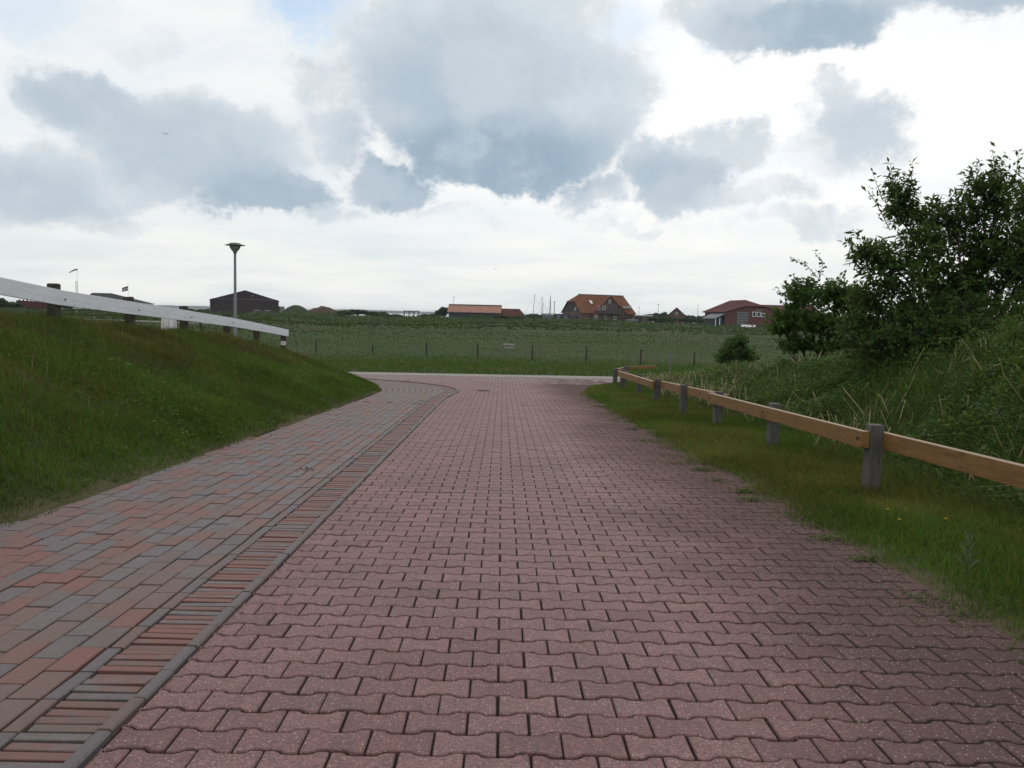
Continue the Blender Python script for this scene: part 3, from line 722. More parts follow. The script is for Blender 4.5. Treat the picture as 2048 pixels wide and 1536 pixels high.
# dune cover: long grass, small leaves, straw
def keepD(x, y): return (x > 3.45 + .25 * vn(x, y, 1.2)) & (x < .75 * y + 3)
x, y = scatter(3.4, 12, 4.2, 26.5, 640, keepD); n = len(x)
f = fbm(x, y, .7)
c_ = pick(n, [(.030, .058, .012), (.045, .078, .016), (.065, .095, .026), (.10, .105, .045)], [4, 4, 2, .8]) * (.55 + .9 * f)[:, None]
h = (.10 + .20 * rng.random(n) * (.4 + f)); dd = np.clip(x - 3.45, 0, 1); h *= .35 + .65 * dd
o = blades('dune_grass', np.stack([x, y, H(x, y)], 1), h, .006 + .0006 * y, h * (.7 + 1.2 * rng.random(n)), c_, GRASS)
tag(o, 'long tangled green grass covering the dune behind the wooden rail', 'grass', kind='stuff')
x, y = scatter(3.6, 11.5, 4.2, 25.5, 2100, lambda x, y: (x > 3.65 + .3 * vn(x, y, 1.4)) & (x < .75 * y + 3) & (rng.random(len(x)) < sstep(fbm(x + 20, y, .6), .30, .55)))
n = len(x); f = fbm(x + 20, y, .6); f3 = vn(x, y, 3.1)
z = H(x, y) + (.03 + .32 * rng.random(n) * f3 * 1.3) * np.clip((x - 3.5) * 1.2, .2, 1)
c_ = pick(n, [(.026, .056, .013), (.038, .074, .016), (.062, .095, .022), (.02, .042, .014)], [4, 3, 2, 2]) * (.6 + .8 * f3)[:, None]
o = leaves('ground_cover', np.stack([x, y, z], 1), .028 + .035 * rng.random(n) + .0008 * y, c_, LEAF)
tag(o, 'low leafy ground cover spreading over the dune', 'ground cover', kind='stuff')
x, y = scatter(3.6, 11, 4.3, 25, 95, lambda x, y: (x > 3.7) & (x < .75 * y + 2) & (rng.random(len(x)) < .10 + sstep(fbm(x + 4, y + 8, .55), .5, .68))); n = len(x)
h = .14 + .26 * rng.random(n)
c_ = pick(n, [(.24, .205, .115), (.32, .28, .17), (.16, .13, .07)], [3, 2, 2])
o = blades('dry_grass', np.stack([x, y, H(x, y) + .05], 1), h, .006 + .006 * rng.random(n) + .0004 * y, h * (1.0 + 1.6 * rng.random(n)), c_, STRAW, mid=.85)
tag(o, 'arching dry straw coloured grass blades scattered over the dune', 'grass', kind='stuff')

# ------------------------------------------------------------------ shrubs
def shrub(name, label, base, blobs, leafsize, nclump, perclump, cols, whips=(), asp=.42, spread=.16, stems=6, rad=.035, group=None, cat='shrub', parts=True, twig=.006):
    t = empty(name, base); tag(t, label, cat, group)
    B0 = Vector(base); tr = MB(); pts = []; cl = []
    vol = np.array([b_[3] * b_[4] for b_ in blobs]); vol = vol / vol.sum()
    limbs = []
    for (x, y, z, r, rz_) in blobs:
        for q in range(max(1, stems // len(blobs))):
            tip = Vector((x + random.gauss(0, r * .3), y + random.gauss(0, r * .3), z + random.gauss(0, rz_ * .25))) - B0
            b0 = Vector((random.gauss(0, .12) + tip.x * .25, random.gauss(0, .12) + tip.y * .25, -.06)) 
            gz = h1(B0.x + b0.x, B0.y + b0.y) - B0.z; b0.z = gz - .06
            mid = b0.lerp(tip, .5) + Vector((random.gauss(0, .1), random.gauss(0, .1), .12 * (tip - b0).length))
            pl = [b0, b0.lerp(mid, .55) + Vector((0, 0, .04)), mid, mid.lerp(tip, .55) + Vector((random.gauss(0, .04), random.gauss(0, .04), .03)), tip]
            tr.tube(pl, [rad, rad * .85, rad * .65, rad * .45, rad * .22], 5); limbs.append(pl)
    lp = np.array([tuple(p.lerp(q_, f)) for pl in limbs for p, q_ in zip(pl[1:], pl[2:]) for f in (0, .33, .66)])
    which = rng.choice(len(blobs), nclump, p=vol)
    for k in which:
        x, y, z, r, rz_ = blobs[k]
        v = rng.normal(size=3); v /= np.linalg.norm(v); rr_ = rng.random() ** .42 * (.8 + .35 * rng.random())
        c_ = np.array([x + v[0] * r * rr_, y + v[1] * r * rr_, z + v[2] * rz_ * rr_]) - np.array(base)
        cl.append(c_)
        d2 = ((lp - c_) ** 2).sum(1); j = lp[d2.argmin()]
        tr.tube([j, (j + c_) / 2 + np.array([0, 0, -.02]), c_], [twig, twig * .8, twig * .4], 3, False)
    for wpts in whips:
        wl = [Vector(p) - B0 for p in wpts]; tr.tube(wl, [twig * 1.2] * (len(wl) - 1) + [twig * .4], 4)
        for p, q_ in zip(wl, wl[1:]):
            for f in np.linspace(.1, 1, 4): cl.append(np.array(p.lerp(q_, f)))
    cl = np.array(cl); cen = np.array([[b_[0], b_[1], b_[2]] for b_ in blobs])[which] - np.array(base)
    dv = np.zeros_like(cl); dv[:nclump] = cl[:nclump] - cen; dv /= np.maximum(np.linalg.norm(dv, axis=1), 1e-3)[:, None]
    dv = dv * .9 + rng.normal(size=dv.shape) * .45 + np.array([0, 0, .45]); dv /= np.linalg.norm(dv, axis=1)[:, None]
    cnt = np.full(len(cl), perclump); cnt[nclump:] = max(3, perclump // 3)
    rep_ = np.repeat(np.arange(len(cl)), cnt); d_ = dv[rep_]; tt = (rng.random(len(rep_)) * 2 - 1) * np.where(rep_ < nclump, spread, spread * .4)
    sv = np.cross(d_, rng.normal(size=d_.shape)); sv /= np.maximum(np.linalg.norm(sv, axis=1), 1e-3)[:, None]
    ld = d_ * .45 + sv * .85 + np.array([0, 0, -.18]); ld /= np.linalg.norm(ld, axis=1)[:, None]
    sz = leafsize * (.6 + .75 * rng.random(len(rep_)))
    Pl = cl[rep_] + d_ * tt[:, None] + ld * sz[:, None] * .55
    cc_ = pick(len(Pl), cols, [3, 3, 2][:len(cols)]) * (.7 + .6 * rng.random(len(cl)))[rep_][:, None]
    tr.build('trunk', BARK, t, True, False)
    leaves('crown', Pl, sz, cc_, LEAF, t, .3, asp, ld)
    return t
DG = [(.024, .046, .013), (.034, .062, .016), (.050, .082, .020)]
A1 = lambda px, py, y: tuple(at(px, py, y))
def bl(px, py, y, r, rz_): p = at(px, py, y); return (p.x, p.y, p.z, r, rz_)
eb = [bl(1800, 400, 13.2, .22, .40), bl(1765, 520, 12.8, .42, .30), bl(1870, 440, 13.3, .50, .38), bl(1975, 390, 13.0, .45, .45), bl(2060, 420, 13.6, .55, .6),
      bl(1800, 570, 12.8, .52, .40), bl(1910, 570, 13.2, .6, .42), bl(2010, 540, 12.9, .6, .5), bl(2110, 560, 13.3, .7, .7), bl(1860, 630, 12.7, .55, .28), bl(1980, 630, 12.9, .6, .3), bl(1735, 600, 12.9, .32, .3), bl(1780, 640, 12.8, .45, .25), bl(1725, 500, 12.8, .25, .2), bl(1850, 500, 13.0, .5, .4), bl(1950, 480, 13.3, .5, .42), bl(2040, 500, 13.0, .5, .45), bl(1900, 600, 13.4, .6, .35)]
p = at(1930, 655, 13)
shrub('elder_shrub', 'tall dark elder shrub with upright leafy shoots on top of the dune', (p.x, 13.0, h1(p.x, 13.0)), eb, .10, 1900, 13, DG,
      whips=[[A1(1800, 440, 13), A1(1790, 380, 13), A1(1780, 325, 13)], [A1(1815, 430, 13.1), A1(1822, 370, 13.1), A1(1826, 325, 13.1)], [A1(1985, 380, 13), A1(1990, 340, 13), A1(1985, 300, 13)],
             [A1(2020, 390, 13), A1(2032, 350, 13), A1(2038, 305, 13)], [A1(1780, 460, 12.9), A1(1755, 410, 12.9), A1(1735, 380, 12.9)], [A1(1765, 400, 13), A1(1745, 345, 13)], [A1(1920, 390, 13), A1(1945, 335, 13)], [A1(1740, 500, 12.8), A1(1705, 465, 12.8)]],
      stems=22, rad=.035, asp=.38, spread=.12)
sb = [bl(1600, 590, 18, .42, .34), bl(1665, 590, 18.3, .45, .32), bl(1585, 640, 17.8, .45, .28), bl(1650, 645, 18, .5, .3), bl(1715, 610, 18.4, .45, .4), bl(1700, 660, 18, .45, .3), bl(1600, 685, 17.9, .3, .14), bl(1560, 655, 18, .25, .18), bl(1585, 690, 18, .3, .16), bl(1640, 695, 17.9, .35, .16), bl(1695, 695, 18, .35, .18)]
p = at(1645, 690, 18)
shrub('rose_shrub', 'rounded bright green shrub with two thin whips beside the tall elder', (p.x, 18.0, h1(p.x, 18.0)), sb, .075, 1150, 16, [(.028, .060, .014), (.040, .080, .020), (.05, .095, .025)],
      whips=[[A1(1640, 560, 18), A1(1612, 530, 18), A1(1582, 518, 18)], [A1(1640, 555, 18.1), A1(1646, 525, 18.1), A1(1630, 506, 18.1)], [A1(1690, 575, 18.2), A1(1688, 545, 18.2)]], stems=16, rad=.025, asp=.62, spread=.12)
p = at(1472, 720, 22)
shrub('small_bush', 'small dense bush alone at the foot of the dune', (p.x, 22, h1(p.x, 22)), [bl(1470, 698, 22, .34, .26), bl(1450, 712, 22, .28, .2), bl(1495, 710, 22.1, .3, .22), bl(1480, 684, 22, .22, .2)], .06, 300, 14, [(.024, .055, .014), (.034, .075, .02), (.045, .09, .025)], stems=8, rad=.018, asp=.6, spread=.09)
p = at(1830, 690, 11.5)
shrub('bramble_thicket', 'dark bramble thicket under the elder on the dune slope', (p.x, 11.5, h1(p.x, 11.5)), [bl(1760, 690, 12.2, .5, .28), bl(1850, 680, 11.8, .5, .3), bl(1950, 665, 11.5, .55, .3), bl(2050, 640, 11.5, .55, .32), bl(1820, 650, 12.4, .5, .28), bl(1930, 625, 12.2, .5, .28), bl(1720, 665, 13, .4, .3)], .065, 900, 14, [(.017, .036, .011), (.026, .05, .013), (.036, .062, .018)], stems=14, rad=.012, asp=.6, spread=.13)

# ------------------------------------------------------------------ wooden guard rail on the right
guard = empty('guard_rail', (3.2, 7.35, h1(3.2, 7.35))); tag(guard, 'low brown timber guard rail on grey posts along the right verge', 'guard rail')
GO = Vector(guard.location)
py_ = [4.75, 7.35, 10.0, 12.65, 15.1, 17.6, 20.1, 22.6]
PX = lambda y: 3.2 + .02 * math.sin(y)
def gpost(x, y, hgt, lean, lx=0.0):
    g = h1(x, y); B_ = MB()
    R_ = Matrix.Rotation(lean, 3, 'Y') @ Matrix.Rotation(lx, 3, 'X')
    B_.box(R_ @ Vector((0, 0, hgt / 2 - .15)) , (.12, .12, hgt + .3), bev=.012, rot=R_)
    o = B_.build('post', POSTG, guard); o.location = Vector((x, y, g)) - GO; return o
hts = [.57, .58, .55, .53, .52, .50, .50, .52]
for y, hg in zip(py_, hts): gpost(PX(y), y, hg, random.gauss(.03, .02), random.gauss(0, .015))
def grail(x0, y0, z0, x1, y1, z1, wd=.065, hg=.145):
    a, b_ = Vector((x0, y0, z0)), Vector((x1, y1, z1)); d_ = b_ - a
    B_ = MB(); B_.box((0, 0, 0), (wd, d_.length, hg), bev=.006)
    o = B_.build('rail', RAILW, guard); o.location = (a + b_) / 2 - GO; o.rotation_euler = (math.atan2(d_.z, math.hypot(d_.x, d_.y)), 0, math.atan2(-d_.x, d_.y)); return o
zrail = lambda y, k: h1(PX(y), y) + k
F_, Bk = -.06 - .033, .06 + .033
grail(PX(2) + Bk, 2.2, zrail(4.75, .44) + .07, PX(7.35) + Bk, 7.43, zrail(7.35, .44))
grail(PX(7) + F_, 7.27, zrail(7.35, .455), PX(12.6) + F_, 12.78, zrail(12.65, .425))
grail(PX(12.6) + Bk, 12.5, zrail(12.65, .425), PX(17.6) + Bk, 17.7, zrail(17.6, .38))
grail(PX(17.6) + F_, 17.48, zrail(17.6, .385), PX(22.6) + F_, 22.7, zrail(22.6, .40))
# the corner at the street
gpost(3.30, 25.0, .52, .0); gpost(3.75, 25.9, .56, .0)
grail(PX(22.6) + Bk, 22.5, zrail(22.6, .40), 3.42, 24.95, h1(3.3, 25) + .41)
grail(3.30, 25.13, h1(3.3, 25) + .42, 3.68, 25.98, h1(3.75, 25.9) + .44)
grail(3.72, 26.02, h1(3.75, 25.9) + .49, 4.7, 26.2, h1(4.7, 26.2) + .53, .05, .09)
def bolt(x, y, z):
    B_ = MB(); B_.tube([(0, 0, 0), (-.012, 0, 0)], .014, 8); o = B_.build('bolt', IRON, guard); o.location = Vector((x, y, z)) - GO
for y, k in ((7.36, .455), (10.0, .44), (12.65, .425), (17.6, .385), (20.1, .39), (22.6, .40)): bolt(PX(y) + F_ - .033, y, zrail(y, k))
for y in (4.75, 7.35, 12.65, 15.1, 17.6): bolt(PX(y) - .06, y, zrail(y, .43))

# ------------------------------------------------------------------ white rail on the left bank
wr = empty('rail_fence', (-5.8, 11.4, h1(-5.8, 11.4))); tag(wr, 'white painted board rail on dark wooden posts along the bank crest', 'fence'); WO = Vector(wr.location)
wy = [6.74, 9.07, 11.4, 13.71, 16.03, 18.5, 20.72, 23.25]
wz = np.interp(wy, [10.05, 11.38, 13.71, 16.03, 18.55, 20.72, 23.41], [1.44, 1.342, 1.215, 1.096, .96, .815, .628])
wz[0] = 1.72; wz[1] = 1.525
for y, zc in zip(wy, wz):
    g = h1(-5.86, y); top = zc + (.185 if y < 20 else .155 if y < 22 else .06); B_ = MB()
    ht = top - g + .3
    B_.box((0, 0, ht / 2 - .3), (.13, .13, ht), bev=.022)
    o = B_.build('post', POSTD, wr); o.location = Vector((-5.88, y, g)) - WO; o.rotation_euler = (random.gauss(0, .012), random.gauss(0, .02), 0)
for i in range(len(wy) - 1):
    y0, y1 = wy[i] + .045 - .03, wy[i + 1] + .045 + (.10 if i == len(wy) - 2 else -.036)
    z0, z1 = wz[i], wz[i + 1]
    if i == len(wy) - 2: z1 -= .012
    d_ = Vector((0, y1 - y0, z1 - z0)); B_ = MB(); B_.box((0, 0, 0), (.035, d_.length, .205 - .004 * i), bev=.004)
    o = B_.build('board', WHITEP, wr); o.location = Vector((-5.795, (y0 + y1) / 2, (z0 + z1) / 2)) - WO; o.rotation_euler = (math.atan2(d_.z, d_.y), 0, 0)
    for yy in (y0 + .07,):
        B2 = MB(); B2.tube([(0, 0, 0), (.012, 0, 0)], .013, 8); q_ = B2.build('bolt', DARKM, wr); q_.location = Vector((-5.777, yy, z0 - .02)) - WO
B_ = MB(); B_.box((0, 0, 0), (.012, .13, .10), bev=.003); pl = B_.build('number_plate', WHITEF, wr); pl.location = Vector((-5.865, 23.172, .36)) - WO; pl.rotation_euler = (-.16, 0, -1.35); pl['label'] = 'small white plate with dark digits nailed askew to the end post'
cu = bpy.data.curves.new('digits', 'FONT'); cu.body = '401'; cu.size = .068; cu.align_x = 'CENTER'; cu.align_y = 'CENTER'; cu.extrude = .002
to = bpy.data.objects.new('digits', cu); me = bpy.data.meshes.new_from_object(to); bpy.data.objects.remove(to)
dg = link('digits', me, DARKM, pl); dg.rotation_euler = (math.pi / 2, 0, math.pi / 2); dg.location = (.0075, 0, 0)

# ------------------------------------------------------------------ street lamp
def lamp(x, y, top, headr, label, group=None, simple=False):
    g = h1(x, y); t = empty('street_lamp', (x, y, g)); tag(t, label, 'street lamp', group); hgt = top - g; k = headr / .36
    B_ = MB(); B_.tube([(0, 0, -.3), (0, 0, 1.0), (0, 0, 1.02), (0, 0, hgt - .40 * k)], [.075, .072, .062, .045], 12); B_.build('pole', STEEL, t, True)
    B_ = MB(); B_.lathe([(.045, -.41), (.075, -.36), (.05, -.34)], (0, 0, hgt), 16); B_.build('collar', DARKM, t, True) if not simple else None
    B_ = MB(); B_.lathe([(.05 * k, -.36 * k), (.12 * k, -.29 * k), (.18 * k, -.20 * k), (.212 * k, -.10 * k), (.215 * k, -.065 * k)], (0, 0, hgt), 20); B_.build('bowl', BOWL, t, True, False)
    B_ = MB(); B_.lathe([(0, 0), (.03 * k, -.004 * k), (.035 * k, -.012 * k), (.17 * k, -.018 * k), (.22 * k, -.055 * k), (.37 * k, -.10 * k), (.37 * k, -.108 * k), (.215 * k, -.075 * k), (.0, -.07 * k)], (0, 0, hgt), 24); B_.build('hood', DARKM, t, True, False)
    return t
p = at(470, 485, 32); lamp(p.x, p.y, p.z, .36, 'slender grey street lamp with round hood and clear bowl')

# ------------------------------------------------------------------ small things near by
ORD = ['first', 'second', 'third', 'fourth', 'fifth', 'sixth', 'seventh', 'eighth', 'ninth', 'tenth']
B_ = MB()
def stake(px, y, hgt, lean=0.0, label='thin dark fence stake standing in the meadow beyond the street', w_=.10):
    p = at(px, 715, y); g = h1(p.x, p.y); B2 = MB(); B2.tube([(0, 0, -.2), (lean * .5, 0, hgt * .5), (lean, 0, hgt)], [w_ * .55, w_ * .5, w_ * .45], 7)
    o = B2.build('fence_stake', POSTD); o.location = (p.x, p.y, g); tag(o, label, 'stake', 'stakes across the meadow'); return o
for i_, (px, y, hg) in enumerate(((632, 55, .8), (745, 54, .6), (853, 53, .86), (955, 51.5, .9), (1065, 50, .92), (1172, 49, .95), (1281, 49, .9), (1388, 48.5, .85))): stake(px, y, hg, random.gauss(0, .03), f'{ORD[i_]} thin dark meadow stake counting from the white rail end')
p = at(408, 660, 27); B2 = MB(); B2.tube([(0, 0, -.2), (-.12, 0, .55), (-.30, 0, 1.42)], [.05, .05, .045], 7); g = h1(p.x, p.y)
o = B2.build('leaning_stake', POSTD); o.location = (p.x + .15, p.y, max(g, p.z - 1.0)); tag(o, 'dark stake leaning over behind the white rail', 'stake')
# white sheet hanging over a box behind the crest
p = at(338, 650, 24); g = h1(p.x, p.y); B2 = MB(); top = at(338, 628, 24).z
prof = []
for k in range(24):
    a = 2 * math.pi * k / 24; r_ = .19 + .03 * math.sin(5 * a) + .03 * math.sin(9 * a + 1); prof.append((r_ * math.cos(a), .7 * r_ * math.sin(a)))
V_ = []; F2 = []
for j, (sc_, zz_) in enumerate(((1.15, g - .1), (1.05, (g + top) / 2), (.95, top - .1), (.82, top), (.3, top + .02))):
    V_ += [(p.x + q_[0] * sc_, p.y + q_[1] * sc_, zz_) for q_ in prof]
for j in range(4):
    for k in range(24): F2.append((j * 24 + k, j * 24 + (k + 1) % 24, (j + 1) * 24 + (k + 1) % 24, (j + 1) * 24 + k))
F2.append(tuple(range(96, 120))); B2.add(V_, F2); o = B2.build('covered_heap', SHEET, None, True); tag(o, 'heap under a whitish sheet behind the white rail', 'heap')
# covers in the paving, litter
def disc(name, x, y, r_, mat, label, cat, dz):
    B2 = MB(); B2.lathe([(0, .006), (r_ * .8, .006), (r_ * .82, .001), (r_ * .9, .001), (r_ * .92, .007), (r_, .007), (r_, -.05)], (0, 0, 0), 24)
    for k in range(6): a = k * math.pi / 3; B2.box((r_ * .45 * math.cos(a), r_ * .45 * math.sin(a), .008), (r_ * .4, r_ * .1, .006), a)
    o = B2.build(name, mat); o.location = (x, y, float(zr(y)) + dz); o.rotation_euler = (math.atan(slope(y)), 0, 0); return tag(o, label, cat)
disc('drain_cover', -.44, 20.9, .16, IRON, 'small dark iron cover set in the red lane near the street', 'drain cover', .002)
def litter(px, py, n_, label):
    d0 = CM @ Vector(((px - 1024) / FPX, -(py - 768) / FPX, -1)); t_ = -EYE / (d0.z + .029 * d0.y); x0, y0 = d0.x * t_, d0.y * t_
    P_ = np.stack([rng.normal(0, .045, n_), rng.normal(0, .045, n_), .003 + .008 * rng.random(n_)], 1)
    o = leaves('leaf_litter', P_, .016 + .018 * rng.random(n_), pick(n_, [(.06, .03, .015), (.09, .05, .025)], [1, 1]), STRAW, None, 0, .6); o.location = (x0, y0, float(zr(y0)) + .006); tag(o, label, 'leaf litter')
litter(615, 940, 22, 'small rust brown clump of leaves lying on the footway bricks')
litter(845, 803, 18, 'brown leaf clump on the footway where it bends to the street')
p = at(1018, 694, 70); g = h1(p.x, p.y); B2 = MB(); B2.box((0, 0, .0), (.75, .75, .5)); o = B2.build('well_base', CONC); 
wl = empty('well', (p.x, p.y, g)); tag(wl, 'low concrete well with pale lid standing in the meadow', 'well'); o.parent = wl; o.name = 'shaft'; o.location = (0, 0, .05)
B2 = MB(); B2.box((0, 0, 0), (.95, .95, .07), bev=.02); o = B2.build('lid', EDGE, wl); o.location = (0, 0, .34)
p = at(1342, 703, 30); g = h1(p.x, 30); mp = empty('marker_post', (p.x, 30, g)); tag(mp, 'slim grey marker post with a pale cap behind the guard rail', 'post')
B2 = MB(); B2.box((0, 0, .35), (.05, .05, p.z - g + .3 - .15), bev=.006); o = B2.build('shaft', GREYW, mp); o.location = (0, 0, (p.z - g) / 2 - .4)
B2 = MB(); B2.box((0, 0, 0), (.085, .06, .2), bev=.01); o = B2.build('cap', GREYW, mp); o.location = (0, 0, p.z - g - .11)
def flower(x, y, label, k):
    t = empty('dandelion', (x, y, h1(x, y))); tag(t, label, 'flower', 'dandelions in the verge')
    B2 = MB(); B2.tube([(0, 0, 0), (.01, 0, .06), (.012, 0, .11)], .0025, 5); B2.build('stem', plainm['stem'], t)
    B2 = MB()
    for r_, z_, m_ in ((.011, .112, 14), (.007, .117, 9)):
        for q_ in range(m_):
            a = 2 * math.pi * q_ / m_ + z_ * 90; c1, s1 = math.cos(a), math.sin(a)
            B2.add([(.012, 0, z_ - .006), (.012 + r_ * c1 - .003 * s1, r_ * s1 + .003 * c1, z_), (.012 + r_ * 1.1 * c1, r_ * 1.1 * s1, z_ + .001), (.012 + r_ * c1 + .003 * s1, r_ * s1 - .003 * c1, z_)], [(0, 1, 2, 3)])
    B2.build('petals', plainm['yellow'], t, False, False)
plainm = {'stem': plain('stem_green', (.06, .09, .03)), 'yellow': plain('petal_yellow', (.5, .33, .03), .1)}
for k, (x, y) in enumerate(((2.62, 5.55), (2.70, 5.9), (2.95, 5.6), (2.5, 9.9), (2.75, 10.4), (-4.3, 9.1), (-3.9, 15.2), (2.55, 15.5))):
    flower(x, y, 'yellow dandelion in the verge grass beside the red lane' if x > 0 else 'yellow dandelion in the bank grass beside the footway', k)
# one pale thistle in the verge
x0, y0 = 2.58, 4.62; t = empty('thistle', (x0, y0, h1(x0, y0))); tag(t, 'pale spindly thistle standing alone in the verge grass', 'weed')
B2 = MB(); B2.tube([(0, 0, 0), (.005, 0, .09), (.0, .005, .17)], [.004, .003, .002], 5); B2.build('stem', plainm['stem'], t)
B2 = MB()
for k in range(16):
    a = k * 2.4; z_ = .02 + .011 * k; L_ = .085 - .004 * k; c1, s1 = math.cos(a), math.sin(a)
    B2.add([(0, 0, z_), (L_ * .5 * c1 - .008 * s1, L_ * .5 * s1 + .008 * c1, z_ + .05), (L_ * c1, L_ * s1, z_ + .07), (L_ * .5 * c1 + .008 * s1, L_ * .5 * s1 - .008 * c1, z_ + .05)], [(0, 1, 2), (0, 2, 3)])
B2.build('leaves', plain('thistle_green', (.13, .16, .09), .2), t, False, False)
# small weeds creeping over the paving's edge
Pw, Sw, Cw = [], [], []
for y in np.concatenate([np.linspace(3.2, 9, 11), np.linspace(9.5, 18, 7)]):
    y = y + random.gauss(0, .12); x = float(xR(y)) - .0 - abs(random.gauss(0, .10)); n_ = random.randint(60, 190); s_ = .03 + .05 * random.random()
    P_ = np.stack([x + rng.normal(0, s_ * 1.5, n_), y + rng.normal(0, s_, n_), np.zeros(n_)], 1); P_[:, 2] = zr(P_[:, 1]) + .004 + .022 * rng.random(n_)
    Pw.append(P_); Sw.append(.014 + .016 * rng.random(n_)); Cw.append(pick(n_, [(.035, .062, .015), (.05, .07, .02), (.08, .072, .03)], [2, 2, 1.5]))
o = leaves('edge_weeds', np.concatenate(Pw), np.concatenate(Sw), np.concatenate(Cw), LEAF, None, 0, .5); tag(o, 'flat weeds creeping from the verge over the edge pavers', 'weeds', kind='stuff')

exec_far = True
# ------------------------------------------------------------------ far buildings
def wnd(parent, c, wd, hg, axis, fr=.1, name='window', mat=None, bars=0, out=1):
    "window: frame of four bars and a pane; axis 'y' faces -y local, 'x' faces x*out"
    t = MB(); 
    def bx(u, v, a, b_, dpt=.08):
        if axis == 'y': t.box((c[0] + u, c[1], c[2] + v), (a, dpt, b_))
        else: t.box((c[0], c[1] + u, c[2] + v), (dpt, a, b_))
    bx(0, hg / 2, wd + 2 * fr, fr); bx(0, -hg / 2, wd + 2 * fr, fr); bx(-wd / 2, 0, fr, hg - fr); bx(wd / 2, 0, fr, hg - fr)
    for k in range(bars): bx(-wd / 2 + wd * (k + 1) / (bars + 1), 0, fr * .6, hg - fr, .06)
    f_ = t.build(name, mat or WHITEF, parent)
    g_ = MB()
    if axis == 'y': g_.box((c[0], c[1] + .05, c[2]), (wd, .03, hg))
    else: g_.box((c[0] - .05 * out, c[1], c[2]), (.03, wd, hg))
    g_.build('pane', GLASS, f_); return f_
def gable(t, L, Wd, eave, ridge, wm, rm, ov=.4, th=.2, x0=0, y0=0):
    "ridge along local x, centred on x0,y0"
    B2 = MB(); a, b_ = L / 2, Wd / 2
    B2.prism([(x0 - a, y0 - b_, -.6), (x0 - a, y0 + b_, -.6), (x0 - a, y0 + b_, eave), (x0 - a, y0, ridge), (x0 - a, y0 - b_, eave)], (0, 0, 0), (L, 0, 0)); wl_ = B2.build('wall', wm, t)
    B2 = MB(); sl = (ridge - eave) / b_; ee = eave - sl * ov
    for s_ in (-1, 1):
        q_ = [(x0 - a - ov, y0 + s_ * (b_ + ov), ee + .02), (x0 - a - ov, y0, ridge + .02), (x0 - a - ov, y0, ridge + th), (x0 - a - ov, y0 + s_ * (b_ + ov), ee + th)]
        B2.prism(q_, (0, 0, 0), (L + 2 * ov, 0, 0))
    rf = B2.build('roof', rm, t); return wl_, rf
def gz(px, d): p = at(px, 640, d); return Vector((p.x, d, h1(p.x, d)))
U = 300 / FPX
# dark brown hall
p = gz(486, 300); t = empty('hall', p, math.radians(90 + 19)); tag(t, 'wide dark brown metal hall with shallow gable roof', 'hall')
gable(t, 32, 21.4, at(486, 601.5, 300).z - p.z, at(486, 586, 300).z - p.z + .5, HALLB, DARKR, .25, .15)
B2 = MB(); B2.tube([(-16.02, -2.4, 6.1), (-16.12, -2.4, 6.1)], .35, 12); B2.build('vent', STEEL, t)
for yy in (-7, 0, 7): B2 = MB(); B2.box((-16.05, yy, 2.6), (.06, .12, 5.6)); B2.build('panel_seam', DARKR, t)
for yy in (-3.5, 3.5): B2 = MB(); B2.box((-16.06, yy, 2.1), (.08, 6.6, 4.4)); B2.build('sliding_door', HALLB, t)
B2 = MB(); B2.box((-16.06, 0, 4.9), (.08, 20.6, .12)); B2.build('girt', STEEL, t)
p = gz(556, 298); t = empty('site_container', p); tag(t, 'low grey container with pale rim beside the brown hall', 'container')
B2 = MB(); B2.box((0, 0, 1.3), (2.9, 6, 2.9)); B2.build('body', GREYW, t); B2 = MB(); B2.box((0, 0, 2.85), (3.0, 6.1, .18)); B2.build('rim', TILEP, t)
for k in range(6): B2 = MB(); B2.box((-1.2 + k * .48, -3.03, 1.3), (.12, .06, 2.6)); B2.build('rib', GREYW, t)
def parked_car(px, d, rz_, mat, label, group='cars by the brown hall'):
    p = gz(px, d); t = empty('parked_car', p, rz_); tag(t, label, 'car', group)
    B2 = MB(); B2.prism([(-2.1, -.8, .35), (2.1, -.8, .35), (2.15, -.8, .75), (1.2, -.8, .95), (-1.9, -.8, .98), (-2.15, -.8, .8)], (0, 0, 0), (0, 1.6, 0)); B2.build('body', mat, t)
    B2 = MB(); B2.prism([(-1.8, -.72, .96), (1.15, -.72, .94), (.45, -.66, 1.38), (-1.4, -.66, 1.40)], (0, 0, 0), (0, 1.40, 0)); B2.build('cabin', GLASS, t)
    B2 = MB(); B2.box((-.48, 0, 1.43), (1.8, 1.3, .07), bev=.02); B2.build('roof', WHITEF, t)
    for x in (-1.3, 1.3):
        for y in (-.72, .72): B2 = MB(); B2.tube([(x, y - .1, .32), (x, y + .1, .32)], .32, 12); B2.build('wheel', DARKM, t)
parked_car(517, 280, .3, DARKM, 'dark parked car with pale roof before the brown hall, farther from the grey container')
parked_car(538, 284, .2, DARKM, 'dark parked car with pale roof before the brown hall, next to the grey container')
